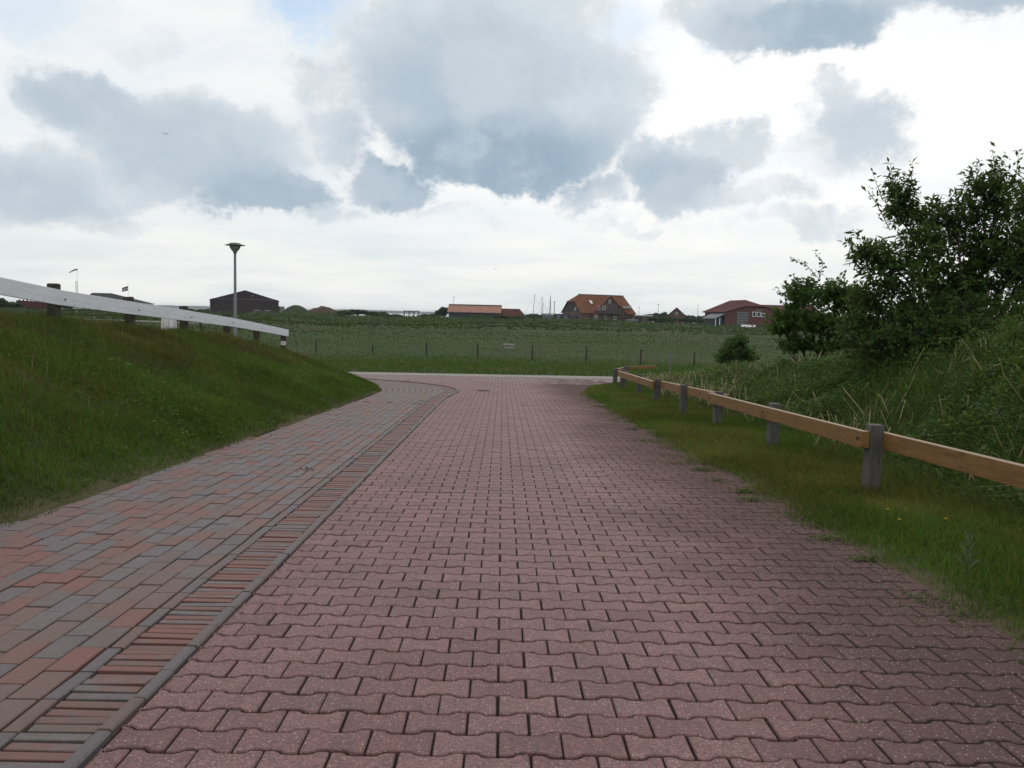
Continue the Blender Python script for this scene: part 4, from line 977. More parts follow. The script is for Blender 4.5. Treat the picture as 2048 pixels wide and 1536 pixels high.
# heaps of soil
def heap(px0, px1, pyt, d, mat, name, label, peaks):
    p0, p1 = at(px0, 630, d), at(px1, 630, d); wd = p1.x - p0.x; cx = (p0.x + p1.x) / 2; g = h1(cx, d); top = at((px0 + px1) / 2, pyt, d).z - g
    n_ = 26; X_, Y_ = np.meshgrid(np.linspace(-1, 1, n_), np.linspace(-1, 1, 14)); r_ = np.sqrt(X_ ** 2 + Y_ ** 2)
    Zh = np.clip(1 - r_ ** 2, 0, 1) ** .8 * top * (.82 + .36 * vn(X_ + cx, Y_, peaks)) - .3 * (r_ >= 1)
    V_ = np.stack([X_ * wd / 2, Y_ * 6, Zh], -1).reshape(-1, 3); id_ = np.arange(n_ * 14).reshape(14, n_)
    F_q = np.stack([id_[:-1, :-1], id_[:-1, 1:], id_[1:, 1:], id_[1:, :-1]], -1).reshape(-1, 4)
    o = np_tris(name, V_, F_q, mat, None, None, True); o.location = (cx, d, g); return tag(o, label, 'mound')
heap(562, 622, 612.5, 290, MOUNDG, 'grass_mound', 'grass covered mound next to the grey container', 1.2)
heap(608, 684, 614, 296, EARTH, 'earth_heap', 'heap of bare brown earth behind the grassy mound', 4.0)
# open shelter
p = gz(823, 290); t = empty('shelter', p); tag(t, 'small dark open shelter with flat roof alone on the skyline', 'shelter'); tz = at(823, 621.5, 290).z - p.z
B2 = MB(); B2.box((0, 0, tz - .12), (5.1, 2.6, .26)); B2.build('roof', DARKM, t)
for x in (-2.4, -.8, .8, 2.4):
    for y in (-1.1, 1.1): B2 = MB(); B2.box((x, y, tz / 2 - .2), (.16, .16, tz)); B2.build('post', DARKM, t)
# long barn and its lower annexe
p = gz(950, 300); t = empty('long_barn', p, math.radians(-3)); tag(t, 'long low barn with faded red roof and dark open front', 'barn')
gable(t, 17.4, 8, at(950, 624, 300).z - p.z, at(950, 611.5, 300).z - p.z, WOODD, TILEP, .5, .18)
B2 = MB(); B2.box((0, 0, at(950, 611.5, 300).z - p.z + .26), (18.4, .5, .3)); B2.build('ridge_cap', DARKR, t)
for k in range(7): B2 = MB(); B2.box((-7.6 + k * 2.5, -4.04, 1.0), (1.7, .08, 1.9)); B2.build('door', NAVY, t)
p = gz(1025, 304); t = empty('barn_annexe', p, math.radians(-3)); tag(t, 'lower dark red roofed annexe at the end of the long barn', 'barn'); rz1 = at(1025, 617.5, 304).z - p.z
B2 = MB(); B2.box((0, 0, .5), (8.2, 7, 2.2)); B2.build('wall', BRICKD, t)
B2 = MB(); a = 4.6; B2.add([(-a, -4, 1.3), (a, -4, 1.3), (a, 4, 1.3), (-a, 4, 1.3), (-a, 0, rz1), (a - 2.2, 0, rz1)], [(0, 1, 5, 4), (1, 2, 5), (2, 3, 4, 5), (3, 0, 4), (3, 2, 1, 0)]); B2.build('roof', TILEB, t)
# sailing boats laid up: hulls behind the bank, masts above the skyline
def boat(px, pyt, d, lean, rz_, hm, label):
    p = gz(px, d); t = empty('sailing_boat', p, rz_); tag(t, label, 'sailing boat', 'sailing boats laid up ashore'); top = at(px, pyt, d).z - p.z
    B2 = MB(); secs = [(-3.4, .9, 1.2), (-1.5, 1.2, 1.05), (1, 1.1, 1.1), (2.8, .55, 1.25), (3.8, .05, 1.4)]; V_ = []
    for x, hw, dk in secs: V_ += [(x, -hw, dk), (x, -hw * .6, .6), (x, 0, .35), (x, hw * .6, .6), (x, hw, dk)]
    F2 = [(i * 5 + j, i * 5 + j + 1, i * 5 + j + 6, i * 5 + j + 5) for i in range(4) for j in range(4)] + [(0, 5, 9, 4), (5, 10, 14, 9), (10, 15, 19, 14), (15, 20, 24, 19), (4, 3, 2, 1, 0)]
    B2.add(V_, F2); B2.build('hull', hm, t)
    B2 = MB(); B2.prism([(-1.8, -.6, 1.1), (1.4, -.5, 1.1), (1.0, -.4, 1.5), (-1.7, -.5, 1.5)], (0, 0, 0), (0, 1.1, 0)); B2.build('cabin', WHITEF, t)
    ca, sa = math.cos(-rz_), math.sin(-rz_); lx, ly = lean * ca, lean * sa
    B2 = MB(); B2.tube([(.4, 0, .5), (.4 + lx, ly, top)], [.12, .07], 6); B2.build('mast', STEEL, t)
    B2 = MB(); B2.tube([(3.7, 0, 1.3), (.4 + lx, ly, top - .3)], .025, 4); B2.tube([(-3.3, 0, 1.2), (.4 + lx, ly, top - .1)], .025, 4); B2.build('stay', DARKM, t)
    for x in (-1.2, 1.4): B2 = MB(); B2.box((x, 0, .25), (.3, 1.4, .6)); B2.build('cradle', DARKM, t)
for i, (px, pyt, lean) in enumerate(((1063, 587, .7), (1081, 593, .1), (1084, 605, .0), (1097, 590, .5), (1100, 600, .1), (1134, 601, 0), (1139, 599, .05))):
    boat(px, pyt, 330 + 4 * i, lean, .4 * i, (WHITEF, NAVY)[i % 2], f'{ORD[i]} bare masted sailing boat from the barn towards the farmhouse')
# shed row left of the farmhouse
p = gz(1110, 296); t = empty('shed', p); tag(t, 'low dark flat roofed shed against the farmhouse', 'shed'); tz = at(1110, 627.5, 296).z - p.z
B2 = MB(); B2.box((2.2, 0, tz / 2 - .2), (5.2, 5, tz)); B2.build('wall', NAVY, t); B2 = MB(); B2.box((-2.3, 0, tz / 2 - .3), (3.7, 4.8, tz - .1)); B2.build('side_wall', GREYW, t)
B2 = MB(); B2.box((0.2, 0, tz - .1), (9.4, 5.4, .2)); B2.build('roof', DARKR, t)
for x in (1.0, 3.4): B2 = MB(); B2.box((x, -2.52, 1.0), (1.3, .08, 2.1)); B2.build('door', GREYW, t)
# utility pole
p = gz(1108, 285); t = empty('utility_pole', p); tag(t, 'thin utility pole in front of the low shed', 'pole'); tz = at(1108, 602, 285).z - p.z
B2 = MB(); B2.tube([(0, 0, -.3), (0, 0, tz)], [.12, .09], 6); B2.build('shaft', POSTD, t); B2 = MB(); B2.box((0, 0, tz - .3), (.7, .12, .1)); B2.build('crossarm', POSTD, t)
# farmhouse with half hipped roof and cross gable
A_ = math.radians(27); pb = at(1120 + 470 / 11.378, 640, 294); hx, hy = pb.x, 294.0
t = empty('farmhouse', (hx, hy, h1(hx, hy) + .05), A_); tag(t, 'big brick farmhouse with half hipped orange tiled roof and broad gable', 'house')
gzf = h1(hx, hy); k_ = .0153; Lh, Wh, ev, rg = 22.3, 12.0, 3.1, at(1190, 591, 300).z - gzf
B2 = MB(); B2.box((Lh / 2, Wh / 2, ev / 2 - .4), (Lh, Wh, ev + .8)); B2.build('wall', BRICKD, t)
hip = 6.5; hw_ = Wh / 2 * (rg - hip) / (rg - ev)
B2 = MB(); B2.prism([(.05, .1, ev), (.05, Wh / 2 - hw_, hip - .15), (.05, Wh / 2 + hw_, hip - .15), (.05, Wh - .1, ev)], (0, 0, 0), (.3, 0, 0)); B2.build('end_gable', WOODD, t)
o_ = .45; sl = (rg - ev) / (Wh / 2); eo = ev - sl * o_
B2 = MB(); x0, x1 = -o_, Lh + o_
fr = [(x0, -o_, eo), (x1, -o_, eo), (Lh - .9, Wh / 2, rg), (2.6, Wh / 2, rg), (x0, Wh / 2 - hw_, hip)]
bk = [(x0, Wh + o_, eo), (x1, Wh + o_, eo), (Lh - .9, Wh / 2, rg), (2.6, Wh / 2, rg), (x0, Wh / 2 + hw_, hip)]
th = Vector((0, 0, .22))
V_ = [Vector(q_) for q_ in fr]; B2.add(V_ + [q_ + th for q_ in V_], [(0, 1, 2, 3, 4), (5, 6, 7, 8, 9), (0, 1, 6, 5), (4, 0, 5, 9)])
V_ = [Vector(q_) for q_ in bk]; B2.add(V_ + [q_ + th for q_ in V_], [(0, 1, 2, 3, 4), (5, 6, 7, 8, 9), (0, 1, 6, 5), (4, 0, 5, 9)])
V_ = [Vector(q_) for q_ in ((x0, Wh / 2 - hw_, hip), (x0, Wh / 2 + hw_, hip), (2.6, Wh / 2, rg))]; B2.add(V_ + [q_ + th for q_ in V_], [(0, 1, 2), (3, 4, 5), (0, 1, 4, 3)])
V_ = [Vector(q_) for q_ in ((x1, -o_, eo), (x1, Wh + o_, eo), (Lh - .9, Wh / 2, rg))]; B2.add(V_ + [q_ + th for q_ in V_], [(0, 1, 2), (3, 4, 5), (0, 1, 4, 3)])
rf = B2.build('roof', TILEO, t, False, False)
B2 = MB(); B2.tube([(2.6, Wh / 2, rg + .25), (Lh - .9, Wh / 2, rg + .25)], .16, 6); B2.build('ridge', DARKR, rf)
gc, gw, ga = 10.9, 6.6, rg - .35
B2 = MB(); B2.prism([(gc - gw, -1.0, -.6), (gc + gw, -1.0, -.6), (gc + gw, -1.0, ev - .1), (gc, -1.0, ga), (gc - gw, -1.0, ev - .1)], (0, 0, 0), (0, Wh / 2, 0)); B2.build('gable_wall', BRICKD, t)
B2 = MB()
for s_ in (-1, 1):
    e_ = (ev - .1) - (ga - ev + .1) / gw * .5
    V_ = [Vector(q_) for q_ in ((gc + s_ * (gw + .5), -1.5, e_), (gc, -1.5, ga + .03), (gc, Wh / 2, ga + .03), (gc + s_ * (gw + .5), Wh / 2, e_))]; B2.add(V_ + [q_ + th for q_ in V_], [(0, 1, 2, 3), (4, 5, 6, 7), (0, 1, 5, 4), (3, 0, 4, 7)])
B2.build('gable_roof', TILER, t, False, False)
B2 = MB(); B2.prism([(gc - 2.4, -1.06, 6.3), (gc + 2.4, -1.06, 6.3), (gc, -1.06, ga - .1)], (0, 0, 0), (0, .05, 0)); B2.build('gable_boarding', WOODD, t)
B2 = MB(); B2.box((gc, -2.0, 2.75), (9.0, 1.9, .18)); bal = B2.build('balcony', WOODD, t)
B2 = MB(); B2.box((gc, -2.92, 3.3), (9.0, .08, .95)); B2.build('balustrade', WOODD, bal)
for x in (-4.3, 0, 4.3): B2 = MB(); B2.box((gc + x, -2.8, 1.3), (.18, .18, 2.8)); B2.build('post', WOODD, bal)
wnd(t, (gc, -1.1, 7.0), .7, 1.1, 'y', .12, bars=0)
for x, w_, h_ in ((-4.3, .75, 1.25), (-2.3, 1.2, 1.2), (-.3, 1.1, 1.5), (1.9, 1.0, 1.4), (3.7, .9, 1.2)): wnd(t, (gc + x, -1.1, 4.75), w_, h_, 'y', .1, mat=WHITEF if x < -2 else WOODD, bars=1)
for x in (-5.3, -1.6, 2.4): wnd(t, (gc + x, -1.1, 1.35), 1.05, 1.15, 'y', .14, bars=1)
for x in (1.2, 2.9): wnd(t, (x, -.08, 1.5), .9, 1.1, 'y', .1, mat=TILEP)
wnd(t, (-.06, 3.6, 4.1), .7, .8, 'x', .12, out=-1)
for y in (2.5, 6, 9): wnd(t, (-.06, y, 1.5), 1.2, 1.4, 'x', .1, mat=GREYW, out=-1)
d_ = MB(); d_.box((4.0, -.06, 1.0), (1.0, .1, 2.1)); d_.build('door', WOODD, t)
dor = MB(); dor.box((19.3, 1.7, 5.2), (3.8, 2.2, 1.0)); dm = dor.build('dormer', TILEO, t)
for k in range(4): wnd(dm, (17.9 + k * .93, .56, 5.2), .5, .62, 'y', .12)
B2 = MB(); B2.box((5.6, 2.55, 6.65), (.9, 1.5, .12), rot=Matrix.Rotation(math.atan(sl), 3, 'X')); B2.build('skylight', WHITEF, t)
# boat on its trailer and garden walls right of the house
p = gz(1266, 285); t = empty('trailer_boat', p, .1); tag(t, 'small pale open boat on the grass right of the farmhouse', 'boat')
B2 = MB(); B2.prism([(-1.9, -.6, .25), (1.4, -.6, .25), (1.6, -.7, 1.0), (-2.4, -.7, 1.1)], (0, 0, 0), (0, 1.3, 0)); B2.build('hull', GREYW, t)
B2 = MB(); B2.box((-.3, 0, 1.05), (3.6, 1.5, .1)); B2.build('gunwale', WHITEF, t); B2 = MB(); B2.box((0, 0, .1), (3.4, .9, .2)); B2.build('trailer', DARKM, t)
p = gz(1282, 300); t = empty('garage', p); tag(t, 'low flat garage with white roof edge right of the farmhouse', 'garage')
B2 = MB(); B2.box((0, 0, 1.0), (7.4, 5, 2.8)); B2.build('wall', BRICKD, t); B2 = MB(); B2.box((0, 0, 2.45), (7.8, 5.4, .12)); B2.build('roof', DARKR, t); B2 = MB(); B2.box((1.6, -2.72, 2.46), (4.2, .08, .24)); B2.build('fascia', WHITEF, t)
B2 = MB(); B2.box((-1.2, -2.52, .9), (2.4, .06, 2.0)); B2.build('door', NAVY, t)
for px, pyt, d in ((1278, 614, 300), (1317, 608, 270)):
    p = at(px, pyt, d); lamp(p.x, p.y, p.z, .32, 'distant street lamp on the skyline right of the farmhouse' if px < 1300 else 'distant street lamp between farmhouse and small gabled house', None)
# small gabled house
p = gz(1353, 310); t = empty('gabled_house', p, math.radians(78)); tag(t, 'small house with steep dark gable half hidden by hedges', 'house')
gable(t, 10, 9.0, 1.6, at(1352, 616, 310).z - p.z, BRICKD, DARKR, .4, .2)
wnd(t, (-5.06, 0, 3.6), .6, .7, 'x', .12, out=-1)
for y in (-2.4, 2.4): wnd(t, (-5.06, y, .9), 1.3, 1.0, 'x', .12, out=-1)
p = gz(1395, 340); t = empty('flag_mast', p); tag(t, 'bare thin mast on the skyline left of the brick workshop', 'mast'); tz = at(1395, 608, 340).z - p.z
B2 = MB(); B2.tube([(0, 0, -.3), (0, 0, tz)], [.1, .06], 6); B2.build('shaft', STEEL, t); B2 = MB(); B2.lathe([(0, .1), (.1, 0), (0, -.1)], (0, 0, tz), 8); B2.build('finial', STEEL, t)
p = gz(907, 306); t = empty('aerial_pole', p); tag(t, 'thin pole rising behind the long barn roof', 'pole'); tz = at(907, 593, 306).z - p.z
B2 = MB(); B2.tube([(0, 0, -.3), (0, 0, tz)], [.13, .1], 6); B2.build('shaft', WHITEF, t); B2 = MB(); B2.box((0, 0, tz - .2), (.35, .2, .5)); B2.build('head', WHITEF, t)
# brick workshop
dW = 230.0; uw = dW / FPX
p = gz(1500, dW); t = empty('workshop', p, math.radians(6)); tag(t, 'red brick workshop with roller door and three white framed windows', 'workshop'); zz1 = lambda py, px=1500: at(px, py, dW).z - p.z
xx = lambda px: at(px, 640, dW).x - p.x
wl0, wr0 = xx(1448), xx(1560); apx = xx(1505); el_, er_ = zz1(624), zz1(624, 1555); ap = zz1(600.5)
B2 = MB(); B2.prism([(wl0, 0, -1), (wr0, 0, -1), (wr0, 0, er_), (xx(1531), 0, zz1(614.5)), (xx(1488), 0, zz1(614.5)), (wl0, 0, el_)], (0, 0, 0), (0, 16, 0)); B2.build('wall', BRICKR, t)
B2 = MB(); V_ = [Vector(q_) for q_ in ((wl0 - .5, -.4, el_ - .3), (xx(1488), -.4, zz1(613.5)), (xx(1531), -.4, zz1(613.5)), (wr0 + .5, -.4, er_ - .2), (xx(1505), 5.5, ap), (xx(1505), 17, ap), (wl0 - .5, 17, el_ - .3), (wr0 + .5, 17, er_ - .2))]
B2.add(V_ + [q_ + Vector((0, 0, .2)) for q_ in V_], [(8 + 0, 8 + 1, 8 + 4, 8 + 5, 8 + 6), (8 + 1, 8 + 2, 8 + 4), (8 + 2, 8 + 3, 8 + 7, 8 + 5, 8 + 4), (0, 1, 9, 8), (1, 2, 10, 9), (2, 3, 11, 10), (0, 6, 14, 8), (3, 7, 15, 11)]); B2.build('roof', TILEB, t, False, False)
B2 = MB(); B2.box(((wr0 + 7), 12, 2.2), (15, 11, 5.0)); B2.build('wing_wall', BRICKR, t)
B2 = MB(); zr_ = zz1(607); B2.prism([(wr0 - 5, 5.9, er_ + .2), (wr0 - 5, 12, zr_), (wr0 - 5, 18, er_ + .2)], (0, 0, 0), (20, 0, 0)); B2.build('wing_roof', TILEB, t)
B2 = MB(); dx0, dx1 = xx(1472), xx(1496.5); zt = zz1(623.5)
nsl = 9
dr_ = MB(); dr_.box(((dx0 + dx1) / 2, .02, zt / 2), (dx1 - dx0, .12, zt)); dro = dr_.build('roller_door', NAVY, t)
for k in range(nsl): B2 = MB(); B2.box(((dx0 + dx1) / 2, -.09, zt * (k + .5) / nsl), (dx1 - dx0 - .1, .1, zt / nsl * .6)); B2.build('slat', plainm.setdefault('slat', plain('door_slat', (.2, .21, .21))), dro)
for a, b_, tp in ((1504.5, 1511.5, 624), (1514, 1521, 624), (1523.5, 1530.5, 626)): wnd(t, ((xx(a) + xx(b_)) / 2, -.05, (zz1(tp) + zz1(632.5)) / 2), xx(b_) - xx(a) - .1, zz1(tp) - zz1(632.5), 'y', .14)
B2 = MB(); B2.box((xx(1518), -.08, zz1(619.8)), (xx(1525) - xx(1511), .06, .28)); B2.build('sign_board', STEEL, t)
B2 = MB(); B2.add([(xx(1427), -.4, zz1(638, 1430)), (wl0 - .02, -.4, zz1(628, 1448)), (wl0 - .02, 10, zz1(628, 1448)), (xx(1427), 10, zz1(638, 1430)), (xx(1427), -.4, zz1(636.5, 1430)), (wl0 - .02, -.4, zz1(626, 1448)), (wl0 - .02, 10, zz1(626, 1448)), (xx(1427), 10, zz1(636.5, 1430))], [(0, 1, 2, 3), (4, 5, 6, 7), (0, 1, 5, 4), (3, 0, 4, 7), (2, 3, 7, 6)]); B2.build('lean_to_roof', GREYW, t)
B2 = MB(); B2.box(((xx(1431) + wl0) / 2, 5, .8), (wl0 - xx(1431), 8, 2.2)); B2.build('lean_to_wall', NAVY, t)
for x in (xx(1428.5), xx(1437)): B2 = MB(); B2.box((x, -.2, .8), (.18, .18, 2.4)); B2.build('lean_to_post', WHITEF, t)
p = gz(1497, 205); t = empty('dinghy', p, -.2); tag(t, 'small white upturned dinghy on the grass before the roller door', 'boat')
B2 = MB(); secs = [(-1.6, .55), (-.6, .7), (.6, .6), (1.4, .28), (1.7, .03)]; V_ = []
for x, hw in secs: V_ += [(x, -hw, .0), (x, -hw * .75, .35), (x, 0, .5), (x, hw * .75, .35), (x, hw, .0)]
B2.add(V_, [(i * 5 + j, i * 5 + j + 1, i * 5 + j + 6, i * 5 + j + 5) for i in range(4) for j in range(4)] + [(4, 3, 2, 1, 0)]); B2.build('hull', WHITEF, t, True, False); B2 = MB(); B2.box((0, 0, .5), (2.8, .06, .1)); B2.build('keel', GREYW, t); t.location.z += .35
B2 = MB(); 
for x in (-.9, .9): B2 = MB(); B2.box((x, 0, -.2), (.15, 1.1, .45)); B2.build('trestle', WOODD, t)
p = gz(1491.5, 224); t = empty('crate_stack', p); tag(t, 'tan wooden crate leaning near the roller door of the workshop', 'crate'); B2 = MB(); B2.box((0, 0, .7), (1.0, .8, 1.5), bev=.03); B2.build('box', plain('tan_wood', (.22, .15, .08)), t)
for k in range(4): B2 = MB(); B2.box((0, -.42, .2 + k * .36), (1.04, .05, .12)); B2.build('slat', WOODD, t)
# white house, red sheds, windsock and flag at left
dH = 300.0; p = gz(222, dH); t = empty('white_house', p, math.radians(3)); tag(t, 'long white bungalow with shallow dark roof behind the white rail', 'house'); x0 = at(161, 620, dH).x - p.x; x1 = at(290, 620, dH).x - p.x
zt = lambda py, px: at(px, py, dH).z - p.z
B2 = MB(); B2.box(((x0 + x1) / 2, 4, .9), (x1 - x0, 8, 3.6)); B2.build('wall', WHITE, t)
B2 = MB(); e_ = 2.75; r0, r1 = at(176, 600, dH).x - p.x, at(214, 600, dH).x - p.x; tp = zt(585.5, 195)
B2.add([(x0 - .5, -.5, e_), (x1 + .5, -.5, e_), (x1 + .5, 8.5, e_), (x0 - .5, 8.5, e_), (r0, 4, tp), (r1, 4, tp)], [(0, 1, 5, 4), (1, 2, 5), (2, 3, 4, 5), (3, 0, 4), (3, 2, 1, 0)]); B2.build('roof', DARKR, t)
for px in (182, 196, 210): wnd(t, (at(px, 620, dH).x - p.x, -.05, 1.75), .9, .7, 'y', .08, mat=GREYW)
for px in (151.5, 156, 161): B2 = MB(); B2.box((at(px, 620, dH).x - p.x, -1.5, 1.0), (.35, .3, 2.6)); B2.build('porch_post', WHITEF, t)
B2 = MB(); B2.box((x1 - 2.5, -.06, 1.4), (6.5, .1, 1.7)); B2.build('shutter', NAVY, t)
p = gz(75, 260); t = empty('red_barge', p, .05); tag(t, 'long low maroon barge hull ashore with jagged deck line left of the white house', 'barge'); L_ = at(110, 610, 260).x - at(42, 610, 260).x; tz = at(75, 601.5, 260).z - p.z
B2 = MB(); B2.prism([(-L_ / 2, -1.5, -.3), (L_ / 2 + 1, -1.5, -.3), (L_ / 2 + 1.4, -1.5, tz * .8), (-L_ / 2 - .3, -1.5, tz)], (0, 0, 0), (0, 3, 0)); B2.build('hull', MAROON, t)
for k in range(9): B2 = MB(); B2.box((-L_ / 2 + .6 + k * L_ / 9, -1.3, tz + .1), (.35, .25, .35)); B2.build('stanchion', MAROON, t)
B2 = MB(); B2.prism([(.5, -1.2, tz + 1.05), (5.6, -1.2, tz + .95), (5.4, -1.2, tz + 1.35), (2.0, -1.2, tz + 1.9)], (0, 0, 0), (0, 2.4, 0)); B2.build('canopy', GREYW, t)
for x in (.8, 5.0): B2 = MB(); B2.box((x, 0, tz + .6), (.15, .15, 1.2)); B2.build('post', DARKM, t)
B2 = MB(); B2.prism([(2.0, -1.6, tz - .3), (4.8, -1.6, tz + .1), (5.2, -1.6, tz + .6), (2.3, -1.6, tz + .2)], (0, 0, 0), (0, .4, 0)); B2.build('dinghy_hull', WHITEF, t)
d = 200; p = gz(155, d); t = empty('windsock_mast', p); tag(t, 'lattice mast with a windsock on top behind the white rail', 'windsock'); t1, t2 = at(155, 562, d).z - p.z, at(155, 539, d).z - p.z
for x, y in ((-.17, -.17), (.17, -.17), (0, .2)): B2 = MB(); B2.tube([(x, y, -.3), (x, y, t1)], .045, 5); B2.build('leg', STEEL, t)
B2 = MB(); zl = np.arange(0, t1, .5)
for i, z_ in enumerate(zl[:-1]): B2.tube([(-.17 * (-1) ** i, -.17, z_), (.17 * (-1) ** i, -.17, zl[i + 1])], .03, 4)
B2.build('lattice', STEEL, t)
B2 = MB(); B2.tube([(.1, 0, t1 - .3), (.14, 0, t2)], .04, 6); B2.build('pole', WHITEF, t)
B2 = MB(); B2.tube([(.14, 0, t2), (-.5, 0, t2 - .1), (-1.2, .1, t2 - .45), (-1.8, .1, t2 - .8)], [.2, .17, .13, .08], 10, False); B2.build('sock', plain('sock_cloth', (.22, .20, .19)), t, True, False)
d = 220; p = gz(257, d); t = empty('flagpole', p); tag(t, 'white flagpole with a dark flag flying beside the white bungalow', 'flagpole'); tz = at(257, 570, d).z - p.z
B2 = MB(); B2.tube([(0, 0, -.3), (0, 0, tz)], [.06, .035], 6); B2.build('pole', WHITEF, t)
nf_ = 12; V_ = []; F2 = []
for i in range(nf_ + 1):
    f = i / nf_; x = -.04 - 1.55 * f; yy = .12 * math.sin(f * 7); dz = -.55 * f
    V_ += [(x, yy, tz - .25 + dz), (x, yy + .03, tz - .62 + dz * .95), (x, yy, tz - 1.0 + dz * .9), (x, yy, tz - 1.35 + dz * .8)]
for i in range(nf_):
    for j in range(3): F2.append((i * 4 + j, i * 4 + j + 1, i * 4 + j + 5, i * 4 + j + 4))
me = bpy.data.meshes.new('flag'); me.from_pydata(V_, [], F2); me.update()
for mm in (plain('flag_dark', (.05, .05, .07)), plain('flag_white', (.5, .5, .5)), plain('flag_red', (.18, .04, .04))): me.materials.append(mm)
for i, pg in enumerate(me.polygons): pg.material_index = (0, 1, 2)[i % 3]
link('flag', me, None, t)
# posts of the yard left
for k, px in enumerate((299, 309, 320)):
    p = gz(px, 250); B2 = MB(); B2.tube([(0, 0, -.2), (0, 0, 1.9)], [.16, .14], 7); o = B2.build('yard_post', POSTD); o.location = p; tag(o, f'{ORD[k]} short dark post beside the gravel track, counting from the bungalow', 'post', 'posts beside the track')
# hedges and trees in the distance
ORD = ['first', 'second', 'third', 'fourth', 'fifth', 'sixth', 'seventh', 'eighth', 'ninth', 'tenth']
def fartree(px, pyt, d, wpx, label, cols, group, name='hedge_tree'):
    p = gz(px, d); u = d / FPX; top = at(px, pyt, d).z - p.z; r_ = wpx * u / 2
    t = empty(name, p); tag(t, label, 'tree' if 'tree' in name else 'bush', group)
    B2 = MB(); B2.tube([(0, 0, -.3), (.1, 0, top * .35), (0, .1, top * .7)], [.16, .12, .05], 6)
    for k in range(4): a = k * 1.6; B2.tube([(.05, 0, top * .35), (r_ * .4 * math.cos(a), r_ * .4 * math.sin(a), top * .65)], [.07, .03], 5)
    B2.build('trunk', BARK, t)
    nb = 7; cs_ = [(random.gauss(0, r_ * .42), random.gauss(0, r_ * .3), top * (.35 + .35 * random.random()), r_ * (.35 + .25 * random.random()), top * (.22 + .1 * random.random())) for _ in range(nb)]
    cs_.append((0, 0, top * .72, r_ * .45, top * .27))
    Pl = []
    for (x, y, z, a, b_) in cs_:
        v = rng.normal(size=(210, 3)); v /= np.linalg.norm(v, axis=1)[:, None]; v *= (rng.random(210) ** .35)[:, None]
        Pl.append(v * np.array([a, a, b_]) + np.array([x, y, max(z, b_ * .8)]))
    Pl = np.concatenate(Pl); cc_ = pick(len(Pl), cols, [2, 2, 1]); leaves('crown', Pl, .5 + .4 * rng.random(len(Pl)), cc_, LEAF, t, .1, .75)
FG = [(.016, .034, .015), (.024, .046, .02), (.034, .058, .024)]
for px, pyt, w_, d in ((885, 613.5, 26, 304), ): fartree(px, pyt, d, w_, 'dark rounded tree at the left end of the long barn', FG, None)
for (px, pyt, w_, d), lb in zip(((690, 621, 40, 285), (716, 619, 34, 288), (745, 623, 36, 292)), ('low skyline bush touching the bare earth heap', 'middle low bush between earth heap and open shelter', 'low skyline bush on the side of the open shelter')): fartree(px, pyt, d, w_, lb, FG, 'bushes beside the earth heap', 'skyline_bush')
for i_, (px, pyt, w_, d) in enumerate(((1284, 632, 26, 316), (1298, 629, 30, 318), (1311, 626, 30, 322), (1328, 624, 34, 325), (1345, 628, 30, 322), (1368, 630, 30, 318), (1384, 631, 32, 320), (1399, 632, 32, 322), (1413, 629, 34, 326), (1428, 631, 34, 322))): fartree(px, pyt, d, w_, f'{ORD[i_]} dark hedge tree from the farmhouse towards the brick workshop', FG, 'hedge trees on the skyline')
for i_, (px, pyt, w_, d) in enumerate(((1310, 634, 36, 290), (1325, 633, 30, 288), (1340, 634, 34, 290), (1372, 635, 34, 288), (1395, 637, 36, 286))): fartree(px, pyt, d, w_, f'{ORD[i_]} low green bush before the gabled house, counting from the farmhouse', FG, 'bushes before the gabled house', 'hedge_bush')
for px, pyt, w_, d in ((1206, 640, 36, 240), (1222, 642, 26, 243)): fartree(px, pyt, d, w_, 'larger low meadow bush in front of the farmhouse' if px < 1215 else 'smaller low meadow bush in front of the farmhouse', FG, 'bushes in the meadow', 'meadow_bush')
for px, pyt, w_, d in ((4, 596, 34, 250), (25, 604, 40, 252), (140, 603, 30, 280), (400, 619, 40, 320), (418, 618, 34, 322), (375, 617, 34, 322)): fartree(px, pyt, d, w_, {4: 'tall bush at the far end of the yard beyond the maroon barge', 25: 'low bush between the yard end and the maroon barge', 140: 'bush between the maroon barge and the white bungalow', 375: 'dark bush by the hall, the one farthest from its wall', 400: 'middle dark bush of three beside the brown hall', 418: 'dark bush nearest to the side wall of the brown hall'}[px], FG, 'bushes in the left yard' if px < 200 else 'bushes left of the hall', 'yard_bush')
for px, pyt, w_, d in ((1058, 629, 30, 322), (1072, 628, 28, 324), (1088, 629, 30, 320)): fartree(px, pyt, d, w_, {1058: 'dark bush below the masts, on the barn side', 1072: 'middle dark bush below the bare masts', 1088: 'dark bush below the masts, on the shed side'}[px], FG, 'bushes below the masts', 'skyline_bush')
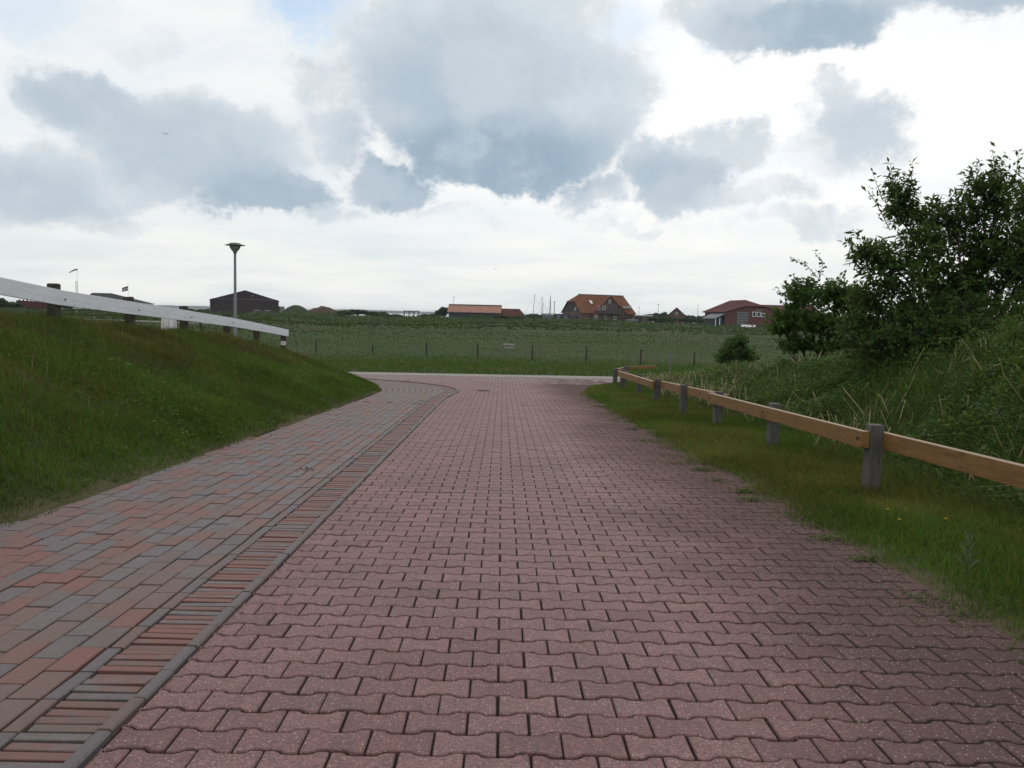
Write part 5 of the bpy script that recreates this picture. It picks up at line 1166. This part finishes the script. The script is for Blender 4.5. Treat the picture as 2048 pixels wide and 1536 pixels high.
for i_, (px, pyt, w_, d) in enumerate(((650, 627, 34, 276), (672, 627, 36, 278), (768, 627, 34, 280), (790, 629, 36, 276), (850, 629, 36, 280), (868, 628, 30, 284), (965, 629, 40, 286), (1000, 630, 40, 286), (1036, 631, 40, 286))): fartree(px, pyt, d, w_, f'{ORD[i_]} low scrub bush along the meadow edge from the hall towards the farmhouse', FG, 'scrub along the meadow edge', 'scrub_bush')
# birds
for px, py, d in ((332, 268, 90), (991, 538, 140)):
    p = at(px, py, d); t = empty('bird', p, .5); tag(t, 'tiny dark bird in flight against the grey cloud' if px < 500 else 'tiny dark bird gliding low over the long barn', 'bird')
    B2 = MB(); B2.lathe([(0, -.15), (.035, -.08), (.045, 0), (.03, .09), (0, .16)], (0, 0, 0), 8); o = B2.build('body', DARKM, t, True); o.rotation_euler = (math.pi / 2, 0, 0)
    for s_ in (-1, 1): B2 = MB(); B2.add([(s_ * .03, -.05, .01), (s_ * .03, .06, .01), (s_ * .18, .05, .07), (s_ * .36, -.03, .03), (s_ * .17, -.05, .075), (s_ * .03, -.05, -.005), (s_ * .03, .06, -.005), (s_ * .18, .05, .055), (s_ * .17, -.05, .06)], [(0, 1, 2, 4), (4, 2, 3), (5, 6, 7, 8), (8, 7, 3), (0, 4, 8, 5), (1, 2, 7, 6)]); B2.build('wing', DARKM, t)
# ------------------------------------------------------------------ sea air
hb_ = MB(); hb_.box((0, 14000, 4), (52000, 34000, 26)); hz_ = hb_.build('haze', None)
m = bpy.data.materials.new('sea_air'); m.use_nodes = True; m.node_tree.nodes.clear()
pv = m.node_tree.nodes.new('ShaderNodeVolumePrincipled'); pv.inputs['Color'].default_value = (.86, .92, 1, 1); pv.inputs['Density'].default_value = 1.2e-4; pv.inputs['Anisotropy'].default_value = .2
mo = m.node_tree.nodes.new('ShaderNodeOutputMaterial'); m.node_tree.links.new(pv.outputs[0], mo.inputs['Volume']); hz_.data.materials.append(m)
tag(hz_, 'thin pale sea haze filling the air over the whole place', 'haze', kind='stuff')
